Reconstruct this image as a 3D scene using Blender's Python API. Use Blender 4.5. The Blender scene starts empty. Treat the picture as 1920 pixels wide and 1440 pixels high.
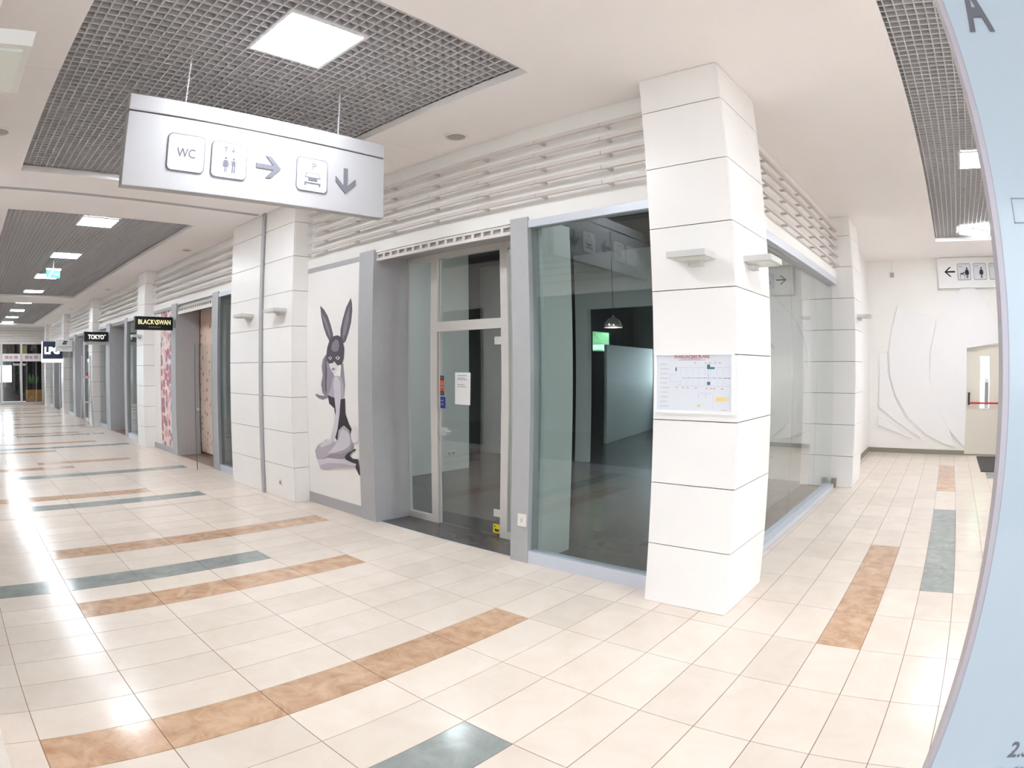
import bpy, bmesh, math, random
from mathutils import Vector, Matrix
random.seed(7)
scene = bpy.context.scene
COL = scene.collection

# ------------------------------------------------------------------ camera (wide fisheye lens)
cam_data = bpy.data.cameras.new('camera')
cam = bpy.data.objects.new('camera', cam_data)
COL.objects.link(cam)
scene.camera = cam
cam_data.type = 'PANO'
cam_data.panorama_type = 'FISHEYE_LENS_POLYNOMIAL'
cam_data.sensor_fit = 'HORIZONTAL'
cam_data.sensor_width = 36.0
cam_data.sensor_height = 27.0
cam_data.fisheye_fov = math.radians(200)
cam_data.fisheye_polynomial_k0 = 0.0
cam_data.fisheye_polynomial_k1 = -0.04300671113539982
cam_data.fisheye_polynomial_k2 = -0.0006531030547710851
cam_data.fisheye_polynomial_k3 = 5.507219424039929e-05
cam_data.fisheye_polynomial_k4 = -1.5430092217293457e-06
cam_data.shift_x = (960 - 865.92) / 1920
cam_data.shift_y = (694.69 - 720) / 1920
cam_data.clip_start = 0.02
cam_data.clip_end = 300
CR = Vector((0.71171892, 0.70245781, -0.00303385))
CU = Vector((-0.00460111, 0.00898045, 0.99994909))
CF = Vector((-0.70244929, 0.71166873, -0.00962364))
CAM = Vector((0.654, -3.7376, 1.682))
M = Matrix((CR, CU, -CF)).transposed().to_4x4()
M.translation = CAM
cam.matrix_world = M

# ------------------------------------------------------------------ sky and exposure
world = bpy.data.worlds.new('overcast_sky')
scene.world = world
world.use_nodes = True
bg = world.node_tree.nodes['Background']
bg.inputs[0].default_value = (0.80, 0.91, 1.0, 1)
bg.inputs[1].default_value = 2.5
scene.view_settings.view_transform = 'Standard'
scene.view_settings.look = 'None'
scene.view_settings.gamma = 1.0
scene.view_settings.use_curve_mapping = False
scene.view_settings.exposure = 1.53
LAMP = 21.5                     # strength of the ceiling light panels
scene.cycles.max_bounces = 12
scene.cycles.diffuse_bounces = 7
scene.cycles.transparent_max_bounces = 24
scene.cycles.caustics_reflective = False
scene.cycles.caustics_refractive = False
scene.cycles.sample_clamp_indirect = 6.0


def portal(loc, rot, sx, sy):
    d = bpy.data.lights.new('daylight_portal', 'AREA')
    d.shape = 'RECTANGLE'
    d.size, d.size_y = sx, sy
    d.cycles.is_portal = True
    o = bpy.data.objects.new('daylight_portal', d)
    COL.objects.link(o)
    o.location = loc
    o.rotation_euler = rot


portal((7.9, -1.87, 1.7), (0, math.pi / 2, 0), 3.3, 4.2)
portal((1.35, -8.9, 1.7), (math.pi / 2, 0, 0), 4.0, 3.3)
portal((3.39, 4.9, 1.45), (0, math.pi / 2, 0), 2.3, 1.4)  # added window in the hidden passage wall


# ------------------------------------------------------------------ materials
def s2l(c):
    return tuple(((v / 255) / 12.92 if v / 255 <= 0.04045 else ((v / 255 + 0.055) / 1.055) ** 2.4) for v in c)


MATS = {}


def mat(name, rgb, rough=0.5, metal=0.0, spec=0.5, noise=0.0, nscale=6.0, emit=0.0, coat=0.0, bump=0.0, stretch=None):
    m = bpy.data.materials.new(name)
    m.use_nodes = True
    nt = m.node_tree
    b = nt.nodes['Principled BSDF']
    col = s2l(rgb)
    b.inputs['Base Color'].default_value = (*col, 1)
    b.inputs['Roughness'].default_value = rough
    b.inputs['Metallic'].default_value = metal
    b.inputs['Specular IOR Level'].default_value = spec
    b.inputs['Coat Weight'].default_value = coat
    b.inputs['Coat Roughness'].default_value = 0.05
    if emit:
        b.inputs['Emission Color'].default_value = (*col, 1)
        b.inputs['Emission Strength'].default_value = emit
    if noise or bump:
        g = nt.nodes.new('ShaderNodeNewGeometry')
        mp = nt.nodes.new('ShaderNodeMapping')
        mp.inputs['Scale'].default_value = stretch or (1, 1, 1)
        n = nt.nodes.new('ShaderNodeTexNoise')
        n.inputs['Scale'].default_value = nscale
        n.inputs['Detail'].default_value = 5
        nt.links.new(g.outputs['Position'], mp.inputs[0])
        nt.links.new(mp.outputs[0], n.inputs['Vector'])
        if noise:
            r = nt.nodes.new('ShaderNodeValToRGB')
            r.color_ramp.elements[0].position = 0.3
            r.color_ramp.elements[1].position = 0.7
            r.color_ramp.elements[0].color = (*[c * (1 - noise) for c in col], 1)
            r.color_ramp.elements[1].color = (*[min(1, c * (1 + noise)) for c in col], 1)
            nt.links.new(n.outputs[0], r.inputs[0])
            nt.links.new(r.outputs[0], b.inputs['Base Color'])
        if bump:
            bp = nt.nodes.new('ShaderNodeBump')
            bp.inputs['Strength'].default_value = bump
            bp.inputs['Distance'].default_value = 0.002
            nt.links.new(n.outputs[0], bp.inputs['Height'])
            nt.links.new(bp.outputs[0], b.inputs['Normal'])
    MATS[name] = m
    return m


def glass(name, tint, refl=1.0, rough=0.0):
    """thin pane: clear tinted transmission mixed with a mirror by Fresnel"""
    m = bpy.data.materials.new(name)
    m.use_nodes = True
    nt = m.node_tree
    nt.nodes.clear()
    out = nt.nodes.new('ShaderNodeOutputMaterial')
    mix = nt.nodes.new('ShaderNodeMixShader')
    tr = nt.nodes.new('ShaderNodeBsdfTransparent')
    tr.inputs[0].default_value = (*s2l(tint), 1)
    gl = nt.nodes.new('ShaderNodeBsdfGlossy')
    gl.inputs['Roughness'].default_value = rough
    gl.inputs[0].default_value = (refl, refl, refl, 1)
    # Schlick reflectance from the facing angle, the same on both faces of the pane
    lw = nt.nodes.new('ShaderNodeLayerWeight')
    lw.inputs[0].default_value = 0.5
    pw = nt.nodes.new('ShaderNodeMath')
    pw.operation = 'POWER'
    pw.inputs[1].default_value = 5.0
    fr = nt.nodes.new('ShaderNodeMath')
    fr.operation = 'MULTIPLY_ADD'
    fr.inputs[1].default_value = 0.94
    fr.inputs[2].default_value = 0.06
    nt.links.new(lw.outputs['Facing'], pw.inputs[0])
    nt.links.new(pw.outputs[0], fr.inputs[0])
    nt.links.new(fr.outputs[0], mix.inputs[0])
    nt.links.new(tr.outputs[0], mix.inputs[1])
    nt.links.new(gl.outputs[0], mix.inputs[2])
    nt.links.new(mix.outputs[0], out.inputs[0])
    MATS[name] = m
    return m


def stone(name, base, dark, light, rough, scale=5.0, spec=0.4):
    """polished stone-look tile: cloudy marbling with darker specks"""
    m = bpy.data.materials.new(name)
    m.use_nodes = True
    nt = m.node_tree
    b = nt.nodes['Principled BSDF']
    b.inputs['Roughness'].default_value = rough
    b.inputs['Specular IOR Level'].default_value = spec
    g = nt.nodes.new('ShaderNodeNewGeometry')
    n1 = nt.nodes.new('ShaderNodeTexNoise')
    n1.inputs['Scale'].default_value = scale
    n1.inputs['Detail'].default_value = 8
    n1.inputs['Roughness'].default_value = 0.65
    n1.inputs['Distortion'].default_value = 0.6
    r = nt.nodes.new('ShaderNodeValToRGB')
    e = r.color_ramp.elements
    e[0].position, e[1].position = 0.28, 0.72
    e[0].color = (*s2l(dark), 1)
    e[1].color = (*s2l(light), 1)
    k = e.new(0.5)
    k.color = (*s2l(base), 1)
    oi = nt.nodes.new('ShaderNodeObjectInfo')
    hs = nt.nodes.new('ShaderNodeHueSaturation')
    ma = nt.nodes.new('ShaderNodeMapRange')
    ma.inputs[3].default_value = 0.95
    ma.inputs[4].default_value = 1.05
    nt.links.new(g.outputs['Position'], n1.inputs['Vector'])
    nt.links.new(n1.outputs[0], r.inputs[0])
    nt.links.new(r.outputs[0], hs.inputs['Color'])
    nt.links.new(oi.outputs['Random'], ma.inputs[0])
    nt.links.new(ma.outputs[0], hs.inputs['Value'])
    nt.links.new(hs.outputs[0], b.inputs['Base Color'])
    MATS[name] = m
    return m


def floral(name, scale=6.5, lo=0.52, hi=0.62, cols=((158, 122, 142), (196, 112, 122), (168, 140, 156), (214, 164, 170), (228, 202, 206)), ground=(238, 222, 216)):
    """wallpaper print: purple and red blossoms on cream"""
    m = bpy.data.materials.new(name)
    m.use_nodes = True
    nt = m.node_tree
    b = nt.nodes['Principled BSDF']
    b.inputs['Roughness'].default_value = 0.5
    g = nt.nodes.new('ShaderNodeNewGeometry')
    v = nt.nodes.new('ShaderNodeTexVoronoi')
    v.inputs['Scale'].default_value = scale
    v.inputs['Randomness'].default_value = 1.0
    r = nt.nodes.new('ShaderNodeValToRGB')
    r.color_ramp.elements[0].position = lo
    r.color_ramp.elements[1].position = hi
    r.color_ramp.elements[0].color = (0, 0, 0, 1)
    r.color_ramp.elements[1].color = (1, 1, 1, 1)
    sp = nt.nodes.new('ShaderNodeSeparateColor')
    r2 = nt.nodes.new('ShaderNodeValToRGB')
    e = r2.color_ramp.elements
    e[0].color = (*s2l(cols[0]), 1)
    e[1].color = (*s2l(cols[4]), 1)
    for pos, c in ((0.3, cols[1]), (0.5, cols[2]), (0.75, cols[3])):
        k = e.new(pos)
        k.color = (*s2l(c), 1)
    mx = nt.nodes.new('ShaderNodeMix')
    mx.data_type = 'RGBA'
    mx.inputs[7].default_value = (*s2l(ground), 1)
    nt.links.new(g.outputs['Position'], v.inputs['Vector'])
    nt.links.new(v.outputs['Distance'], r.inputs[0])
    nt.links.new(v.outputs['Color'], sp.inputs[0])
    nt.links.new(sp.outputs[0], r2.inputs[0])
    nt.links.new(r.outputs[0], mx.inputs[0])
    nt.links.new(r2.outputs[0], mx.inputs[6])
    nt.links.new(mx.outputs[2], b.inputs['Base Color'])
    MATS[name] = m


mat('white_panel', (242, 239, 237), 0.30, noise=0.01, nscale=3)
mat('joint', (84, 77, 74), 0.8)
mat('white_paint', (243, 241, 238), 0.6, noise=0.01, nscale=2)
mat('relief_paint', (240, 239, 241), 0.6)
mat('sconce_grey', (206, 205, 203), 0.5)
mat('shop_fill_light', (243, 249, 255), 0.5, emit=LAMP * 0.5)  # glow of the fill lights added inside the shop
mat('soffit_paint', (244, 240, 239), 0.85, noise=0.01, nscale=1.5)
mat('plenum', (52, 50, 51), 0.9)
mat('grille', (203, 201, 203), 0.6, spec=0.2)
mat('lamp', (243, 249, 255), 0.5, emit=LAMP)
mat('lamp_frame', (235, 235, 238), 0.4)
stone('cream_tile', (231, 217, 204), (226, 211, 197), (235, 223, 212), 0.2, 3.5, 0.2)
stone('tan_tile', (204, 168, 138), (178, 138, 108), (220, 188, 160), 0.14, 7, 0.35)
stone('slate_tile', (154, 159, 156), (139, 145, 143), (168, 172, 169), 0.14, 7, 0.35)
mat('grout', (138, 110, 94), 0.9)
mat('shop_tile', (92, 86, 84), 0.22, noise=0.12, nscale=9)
mat('shop_grout', (66, 62, 60), 0.9)
mat('grey_metal', (180, 180, 183), 0.45, metal=0.15, noise=0.02, nscale=12)
mat('grey_panel', (178, 177, 180), 0.55, noise=0.02, nscale=12)
mat('alu_light', (214, 210, 206), 0.35, metal=0.1)
mat('sill_metal', (206, 210, 220), 0.35, metal=0.1)
mat('steel', (206, 206, 208), 0.3, metal=0.4)
mat('rail_beige', (206, 198, 192), 0.42, metal=0.05)
mat('shutter_white', (226, 220, 214), 0.45)
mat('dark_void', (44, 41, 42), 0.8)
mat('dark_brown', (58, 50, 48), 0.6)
mat('shop_wall', (214, 218, 214), 0.6, noise=0.01, nscale=3)
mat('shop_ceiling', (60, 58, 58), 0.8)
glass('clear_glass', (250, 252, 251))
glass('green_glass', (233, 240, 240))
mat('brushed_silver', (182, 181, 184), 0.5, metal=0.15, noise=0.02, nscale=30, stretch=(1, 1, 18))
mat('sign_white', (240, 240, 240), 0.7, spec=0.2)
mat('print_grey', (112, 112, 120), 0.9, spec=0.1)
mat('print_pale', (158, 158, 166), 0.9, spec=0.1)
mat('print_dark', (56, 56, 62), 0.9, spec=0.1)
mat('print_red', (200, 72, 66), 0.6)
mat('print_teal', (58, 120, 124), 0.6)
mat('print_blue', (178, 184, 208), 0.6)
mat('print_pink', (206, 170, 180), 0.6)
mat('print_yellow', (236, 208, 130), 0.6)
mat('paper', (220, 223, 231), 0.6)
mat('paper_white', (236, 236, 236), 0.7)
mat('pylon_face', (176, 190, 205), 0.22, spec=0.5, coat=0.3)
mat('pylon_edge', (176, 170, 180), 0.4, metal=0.2)
mat('black_sign', (24, 24, 24), 0.35)
mat('gold_letter', (236, 224, 160), 0.4, emit=0.5)
mat('lit_letter', (245, 245, 245), 0.4, emit=0.9)
mat('navy_sign', (44, 56, 84), 0.4)
mat('sticker_blue', (40, 62, 150), 0.5)
mat('sticker_red', (214, 92, 50), 0.5)
mat('sticker_yellow', (240, 218, 40), 0.5)
mat('exit_green', (20, 150, 160), 0.4, emit=0.9)
mat('exit_white', (235, 255, 250), 0.4, emit=1.5)
mat('wood', (178, 126, 68), 0.5, noise=0.12, nscale=14, stretch=(1, 1, 8))
mat('soil', (46, 38, 34), 0.9)
mat('leaf', (92, 132, 66), 0.5, noise=0.2, nscale=12)
mat('foliage', (120, 176, 120), 0.7, noise=0.35, nscale=1.2)
mat('door_cream', (226, 220, 208), 0.45)
mat('red_bar', (196, 60, 58), 0.35)
mat('black_plastic', (34, 34, 36), 0.4)
mat('rubber_mat', (74, 70, 70), 0.9, noise=0.15, nscale=60)
mat('baseboard', (142, 138, 126), 0.4)
mat('speaker_grey', (176, 170, 166), 0.6)
mat('frosted', (206, 210, 204), 0.4)
mat('pendant_metal', (214, 206, 200), 0.22, metal=0.8)
mat('bulb', (255, 246, 232), 0.4, emit=9)
mat('white_plastic', (232, 228, 222), 0.4)
mat('pavement', (150, 148, 144), 0.9, noise=0.1, nscale=2)
mat('bunny_tone_a', (96, 90, 100), 0.5)
mat('bunny_tone_b', (134, 126, 138), 0.5)
mat('bunny_tone_c', (56, 50, 58), 0.5)
mat('bunny_tone_d', (212, 206, 214), 0.5)
mat('bunny_tone_e', (182, 174, 186), 0.5)
mat('bunny_tone_f', (152, 144, 156), 0.5)
mat('bunny_tone_g', (82, 76, 86), 0.5)
mat('bunny_tone_h', (228, 224, 228), 0.5)
mat('fabric_pink', (186, 106, 140), 0.8, noise=0.3, nscale=20)
floral('floral_print')
floral('peach_print', 7.0, 0.22, 0.30, ((190, 150, 150), (210, 130, 130), (180, 140, 150), (220, 160, 160), (230, 190, 180)), (240, 214, 198))

# ------------------------------------------------------------------ helpers
WL = {}


def link(o, parent, loc):
    COL.objects.link(o)
    base = WL[parent.name] if parent else Vector()
    o.location = Vector(loc) - base
    if parent:
        o.parent = parent
    WL[o.name] = Vector(loc)
    return o


def tag(o, label=None, cat=None, group=None, kind=None):
    if label: o['label'] = label
    if cat: o['category'] = cat
    if group: o['group'] = group
    if kind: o['kind'] = kind
    return o


def thing(name, label, cat, loc=(0, 0, 0), group=None, kind=None):
    o = bpy.data.objects.new(name, None)
    o.empty_display_size = 0.1
    link(o, None, loc)
    return tag(o, label, cat, group, kind)


def struct(name, label, loc=(0, 0, 0)):
    return thing(name, label, None, loc, None, 'structure')


class MB:
    """collects shapes given in world coordinates; build() links them as one mesh object with its origin at their base"""
    def __init__(self):
        self.bm = bmesh.new()

    def box(self, x0, x1, y0, y1, z0, z1):
        v = [self.bm.verts.new(p) for p in ((x0, y0, z0), (x1, y0, z0), (x1, y1, z0), (x0, y1, z0), (x0, y0, z1), (x1, y0, z1), (x1, y1, z1), (x0, y1, z1))]
        for f in ((3, 2, 1, 0), (4, 5, 6, 7), (0, 1, 5, 4), (1, 2, 6, 5), (2, 3, 7, 6), (3, 0, 4, 7)):
            self.bm.faces.new([v[i] for i in f])
        return self

    def prism(self, loop, off):
        """polygon of 3D points pushed along the vector off"""
        off = Vector(off)
        a = [self.bm.verts.new(p) for p in loop]
        b = [self.bm.verts.new(Vector(p) + off) for p in loop]
        self.bm.faces.new(a)
        self.bm.faces.new(b[::-1])
        n = len(a)
        for i in range(n):
            self.bm.faces.new((a[i], b[i], b[(i + 1) % n], a[(i + 1) % n])[::-1])
        bmesh.ops.recalc_face_normals(self.bm, faces=self.bm.faces[:])
        return self

    def poly(self, loop):
        self.bm.faces.new([self.bm.verts.new(p) for p in loop])
        return self

    def tube(self, pts, r, n=8, cap=True):
        pts = [Vector(p) for p in pts]
        rings = []
        for i, p in enumerate(pts):
            d = (pts[min(i + 1, len(pts) - 1)] - pts[max(i - 1, 0)]).normalized()
            a = d.orthogonal().normalized()
            b = d.cross(a)
            rr = r[i] if isinstance(r, (list, tuple)) else r
            rings.append([self.bm.verts.new(p + (a * math.cos(t) + b * math.sin(t)) * rr) for t in (2 * math.pi * k / n for k in range(n))])
        for r0, r1 in zip(rings, rings[1:]):
            # align ring start
            k0 = min(range(n), key=lambda k: (r1[k].co - r0[0].co).length)
            for k in range(n):
                self.bm.faces.new((r0[k], r0[(k + 1) % n], r1[(k0 + k + 1) % n], r1[(k0 + k) % n]))
        if cap:
            self.bm.faces.new(rings[0][::-1])
            self.bm.faces.new(rings[-1])
        return self

    def lathe(self, cx, cy, prof, n=24):
        rings = [[self.bm.verts.new((cx + r * math.cos(2 * math.pi * k / n), cy + r * math.sin(2 * math.pi * k / n), z)) for k in range(n)] for r, z in prof]
        for r0, r1 in zip(rings, rings[1:]):
            for k in range(n):
                self.bm.faces.new((r0[k], r0[(k + 1) % n], r1[(k + 1) % n], r1[k]))
        return self

    def bevel(self, w, seg=2):
        bmesh.ops.bevel(self.bm, geom=[e for e in self.bm.edges if len(e.link_faces) == 2 and e.calc_face_angle(0) > 0.6], offset=w, segments=seg, profile=0.5, affect='EDGES')
        return self

    def build(self, name, m, parent=None, smooth=False, label=None, cat=None, group=None, kind=None):
        vs = [v.co for v in self.bm.verts]
        lo = [min(v[i] for v in vs) for i in range(3)]
        hi = [max(v[i] for v in vs) for i in range(3)]
        c = Vector(((lo[0] + hi[0]) / 2, (lo[1] + hi[1]) / 2, lo[2]))
        for v in self.bm.verts:
            v.co -= c
        me = bpy.data.meshes.new(name)
        self.bm.to_mesh(me)
        self.bm.free()
        me.materials.append(MATS[m])
        if smooth:
            for p in me.polygons:
                p.use_smooth = True
        o = bpy.data.objects.new(name, me)
        link(o, parent, c)
        return tag(o, label, cat, group, kind)


def box(name, x0, x1, y0, y1, z0, z1, m, parent=None, bevel=0.0, **kw):
    b = MB().box(x0, x1, y0, y1, z0, z1)
    if bevel: b.bevel(bevel)
    return b.build(name, m, parent, **kw)


XR, YR, ZR = Vector((1, 0, 0)), Vector((0, 1, 0)), Vector((0, 0, 1))


def flat(name, loops, o, r, u, m, parent, lift=0.001, split=True, **kw):
    """flat print: 2D loops on the plane o + x*r + y*u, lifted along r x u"""
    if split and 1 < len(loops) <= 5:
        return [flat(name, [lp], o, r, u, m, parent, lift, **kw) for lp in loops][-1]
    if split and len(loops) > 5:
        kw['kind'] = 'stuff'
    o, r, u = Vector(o), Vector(r), Vector(u)
    n = r.cross(u)
    b = MB()
    for lp in loops:
        b.poly([o + r * x + u * y + n * lift for x, y in lp])
    return b.build(name, m, parent, **kw)


def slab(name, loops, o, r, u, thick, m, parent, lift=0.0, bevel=0.0, **kw):
    o, r, u = Vector(o), Vector(r), Vector(u)
    n = r.cross(u)
    b = MB()
    for lp in loops:
        b.prism([o + r * x + u * y + n * lift for x, y in lp], n * thick)
    if bevel: b.bevel(bevel)
    return b.build(name, m, parent, **kw)


def rrect(cx, cy, w, h, rad, n=5):
    out = []
    for sx, sy, a0 in ((1, 1, 0), (-1, 1, 90), (-1, -1, 180), (1, -1, 270)):
        for k in range(n + 1):
            a = math.radians(a0 + 90 * k / n)
            out.append((cx + sx * (w / 2 - rad) + rad * math.cos(a), cy + sy * (h / 2 - rad) + rad * math.sin(a)))
    return out


def rect(x0, y0, x1, y1):
    return [(x0, y0), (x1, y0), (x1, y1), (x0, y1)]


def disc(cx, cy, rx, ry=None, n=16):
    ry = ry or rx
    return [(cx + rx * math.cos(2 * math.pi * k / n), cy + ry * math.sin(2 * math.pi * k / n)) for k in range(n)]


TEXTS = {}


def text(s, size, o, r, u, m, parent, name='lettering', align='CENTER', lift=0.002, extrude=0.0, width=None, bold=0.0):
    """lettering; o is the middle (or left) of the baseline, size the capital height, width fits the line"""
    key = (s, align, bold)
    if key not in TEXTS:
        cu = bpy.data.curves.new('t', 'FONT')
        cu.body = s
        cu.align_x = align
        cu.size = 1.0
        cu.offset = bold
        cu.resolution_u = 3
        t = bpy.data.objects.new('t', cu)
        COL.objects.link(t)
        bpy.context.view_layer.update()
        me = bpy.data.meshes.new_from_object(t.evaluated_get(bpy.context.evaluated_depsgraph_get()))
        bpy.data.objects.remove(t)
        TEXTS[key] = [v.co.copy() for v in me.vertices], [tuple(p.vertices) for p in me.polygons]
    vs, fs = TEXTS[key]
    o, r, u = Vector(o), Vector(r).normalized(), Vector(u).normalized()
    n = r.cross(u)
    k = size / 0.69
    w = max(v.x for v in vs) - min(v.x for v in vs)
    kx = width / w if width else k
    b = MB()
    bv = [b.bm.verts.new(o + r * v.x * kx + u * v.y * k + n * lift) for v in vs]
    for f in fs:
        try:
            b.bm.faces.new([bv[i] for i in f])
        except ValueError:
            pass
    if extrude:
        g = bmesh.ops.extrude_face_region(b.bm, geom=b.bm.faces[:])
        for v in g['geom']:
            if isinstance(v, bmesh.types.BMVert): v.co += n * extrude
    return b.build(name, m, parent)


def dup(root, offset, label=None, group=None):
    """copy of a thing with its parts and sub-parts, moved by offset"""
    offset = Vector(offset)

    def rec(o, par):
        c = o.copy()
        COL.objects.link(c)
        WL[c.name] = WL[o.name] + offset
        if par:
            c.parent = par
        else:
            c.location = o.location + offset
        for ch in [x for x in bpy.data.objects if x.parent == o]:
            rec(ch, c)
        return c
    c = rec(root, None)
    if label: c['label'] = label
    if group: c['group'] = group
    return c


# traced outlines of the mural and of the wall reliefs, in metres
BUNNY = {'ear': [[(-5.811, 2.442), (-5.783, 2.31), (-5.729, 2.181), (-5.659, 2.071), (-5.583, 1.994), (-5.518, 2.021), (-5.513, 2.081), (-5.564, 2.188), (-5.632, 2.299), (-5.718, 2.385)], [(-5.156, 2.475), (-5.247, 2.373), (-5.313, 2.241), (-5.356, 2.125), (-5.355, 2.022), (-5.317, 1.956), (-5.247, 1.984), (-5.189, 2.082), (-5.141, 2.196), (-5.122, 2.329), (-5.13, 2.413)]], 'ear_inner': [[(-5.778, 2.354), (-5.72, 2.243), (-5.644, 2.123), (-5.576, 2.023), (-5.564, 2.075), (-5.612, 2.174), (-5.681, 2.275)], [(-5.177, 2.392), (-5.256, 2.263), (-5.304, 2.13), (-5.308, 2.0), (-5.24, 2.085), (-5.186, 2.224)]], 'hair': [[(-5.634, 1.859), (-5.723, 1.79), (-5.757, 1.702), (-5.741, 1.596), (-5.777, 1.489), (-5.745, 1.383), (-5.662, 1.342), (-5.579, 1.368), (-5.507, 1.425), (-5.479, 1.581), (-5.51, 1.649), (-5.591, 1.736)], [(-5.337, 1.734), (-5.291, 1.733), (-5.276, 1.633), (-5.256, 1.499), (-5.278, 1.347), (-5.343, 1.328), (-5.353, 1.582)]], 'shoulder': [[(-5.517, 1.572), (-5.447, 1.598), (-5.338, 1.585), (-5.293, 1.498), (-5.278, 1.339), (-5.343, 1.328), (-5.499, 1.33), (-5.625, 1.366), (-5.561, 1.441)]], 'corset': [[(-5.628, 1.369), (-5.563, 1.351), (-5.483, 1.34), (-5.343, 1.328), (-5.26, 1.34), (-5.256, 1.163), (-5.186, 1.05), (-5.124, 0.987), (-5.096, 0.839), (-5.133, 0.902), (-5.188, 0.985), (-5.292, 1.025), (-5.377, 0.97), (-5.434, 0.832), (-5.482, 0.871), (-5.462, 1.047), (-5.487, 1.215), (-5.598, 1.266)]], 'arm': [[(-5.479, 1.581), (-5.409, 1.59), (-5.354, 1.514), (-5.345, 1.362), (-5.379, 1.156), (-5.427, 0.98), (-5.504, 0.825), (-5.594, 0.829), (-5.511, 1.009), (-5.456, 1.186), (-5.483, 1.357), (-5.499, 1.494)]], 'face': [[(-5.6, 1.75), (-5.494, 1.756), (-5.383, 1.734), (-5.402, 1.666), (-5.456, 1.619), (-5.51, 1.629), (-5.568, 1.68)]], 'mask': [[(-5.411, 2.062), (-5.496, 2.056), (-5.583, 2.011), (-5.631, 1.929), (-5.65, 1.842), (-5.637, 1.772), (-5.591, 1.736), (-5.51, 1.742), (-5.478, 1.761), (-5.408, 1.714), (-5.322, 1.724), (-5.279, 1.792), (-5.267, 1.901), (-5.302, 1.986), (-5.355, 2.046)]], 'mask_shine': [[(-5.448, 2.018), (-5.518, 1.977), (-5.543, 1.909), (-5.494, 1.873), (-5.399, 1.879), (-5.369, 1.938), (-5.391, 1.998)]], 'eye': [[(-5.607, 1.806), (-5.568, 1.823), (-5.523, 1.805), (-5.561, 1.778)], [(-5.452, 1.803), (-5.408, 1.823), (-5.352, 1.805), (-5.396, 1.775)]], 'pupil': [[(-5.581, 1.811), (-5.555, 1.814), (-5.545, 1.796), (-5.571, 1.792)], [(-5.421, 1.811), (-5.393, 1.814), (-5.383, 1.795), (-5.411, 1.791)]], 'lips': [[(-5.536, 1.68), (-5.494, 1.689), (-5.449, 1.678), (-5.478, 1.656), (-5.52, 1.66)]], 'hand': [[(-5.907, 1.357), (-5.832, 1.327), (-5.73, 1.308), (-5.626, 1.341), (-5.605, 1.374), (-5.712, 1.354), (-5.814, 1.36), (-5.876, 1.372)]], 'thigh': [[(-5.402, 0.965), (-5.307, 1.024), (-5.194, 0.993), (-5.116, 0.904), (-5.103, 0.804), (-5.157, 0.714), (-5.265, 0.659), (-5.452, 0.623), (-5.646, 0.609), (-5.783, 0.553), (-5.854, 0.522), (-5.919, 0.592), (-5.942, 0.673), (-5.875, 0.741), (-5.717, 0.81), (-5.536, 0.813), (-5.434, 0.835)]], 'thigh_shade': [[(-5.764, 0.591), (-5.577, 0.667), (-5.354, 0.701), (-5.184, 0.762), (-5.107, 0.846), (-5.103, 0.804), (-5.157, 0.714), (-5.265, 0.659), (-5.452, 0.623), (-5.646, 0.609), (-5.783, 0.553)]], 'calf': [[(-5.903, 0.566), (-5.855, 0.503), (-5.823, 0.463), (-5.722, 0.458), (-5.459, 0.51), (-5.211, 0.549), (-5.069, 0.567), (-5.05, 0.607), (-5.148, 0.619), (-5.327, 0.632), (-5.646, 0.614), (-5.781, 0.58)]], 'palm': [[(-5.819, 0.746), (-5.682, 0.835), (-5.529, 0.835), (-5.553, 0.798), (-5.687, 0.752), (-5.79, 0.725)]], 'shoe': [[(-5.289, 0.664), (-5.232, 0.712), (-5.066, 0.784), (-5.059, 0.77), (-5.166, 0.72), (-5.188, 0.69), (-5.116, 0.664), (-5.024, 0.668), (-4.982, 0.492), (-5.005, 0.485), (-5.081, 0.573), (-5.056, 0.61), (-5.177, 0.622), (-5.26, 0.637)]], 'tail': [[(-4.984, 0.952), (-4.992, 0.914), (-5.011, 0.879), (-5.038, 0.855), (-5.069, 0.845), (-5.1, 0.849), (-5.125, 0.869), (-5.142, 0.9), (-5.146, 0.938), (-5.138, 0.978), (-5.119, 1.012), (-5.092, 1.036), (-5.06, 1.045), (-5.03, 1.04), (-5.005, 1.021), (-4.989, 0.99)]]}
RELIEF = {'A': [(-0.371, 2.903), (-0.526, 2.413), (-0.594, 1.993), (-0.576, 1.571), (-0.435, 1.117), (-0.15, 0.702), (0.257, 0.381), (0.664, 0.207), (0.929, 0.159), (0.767, 0.48), (0.469, 0.922), (0.3, 1.437), (0.301, 1.989), (0.396, 2.333), (0.457, 2.608), (0.013, 2.782)], 'B': [(1.209, 3.356), (1.032, 3.186), (0.729, 2.88), (0.517, 2.607), (0.387, 2.298), (0.309, 1.954), (0.3, 1.437), (0.469, 0.922), (0.767, 0.48), (1.123, 0.157), (1.112, 1.034), (1.126, 2.055), (1.925, 2.156), (1.952, 2.324), (1.743, 2.766), (1.438, 3.145)], 'C': [(-0.807, 1.958), (-0.798, 0.9), (-0.42, 0.626), (0.143, 0.308), (-0.228, 0.701), (-0.474, 1.117), (-0.615, 1.571), (-0.632, 1.993)], 'D': [(-0.82, 0.722), (-0.805, 0.545), (-0.45, 0.421), (-0.052, 0.292), (-0.295, 0.453), (-0.615, 0.639)]}

# ------------------------------------------------------------------ floor
TX, TY, GAP = 0.3, 0.61566, 0.0045
KP = (0.80637583, 0.22960654, -0.36302472, 0.19071006)


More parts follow.
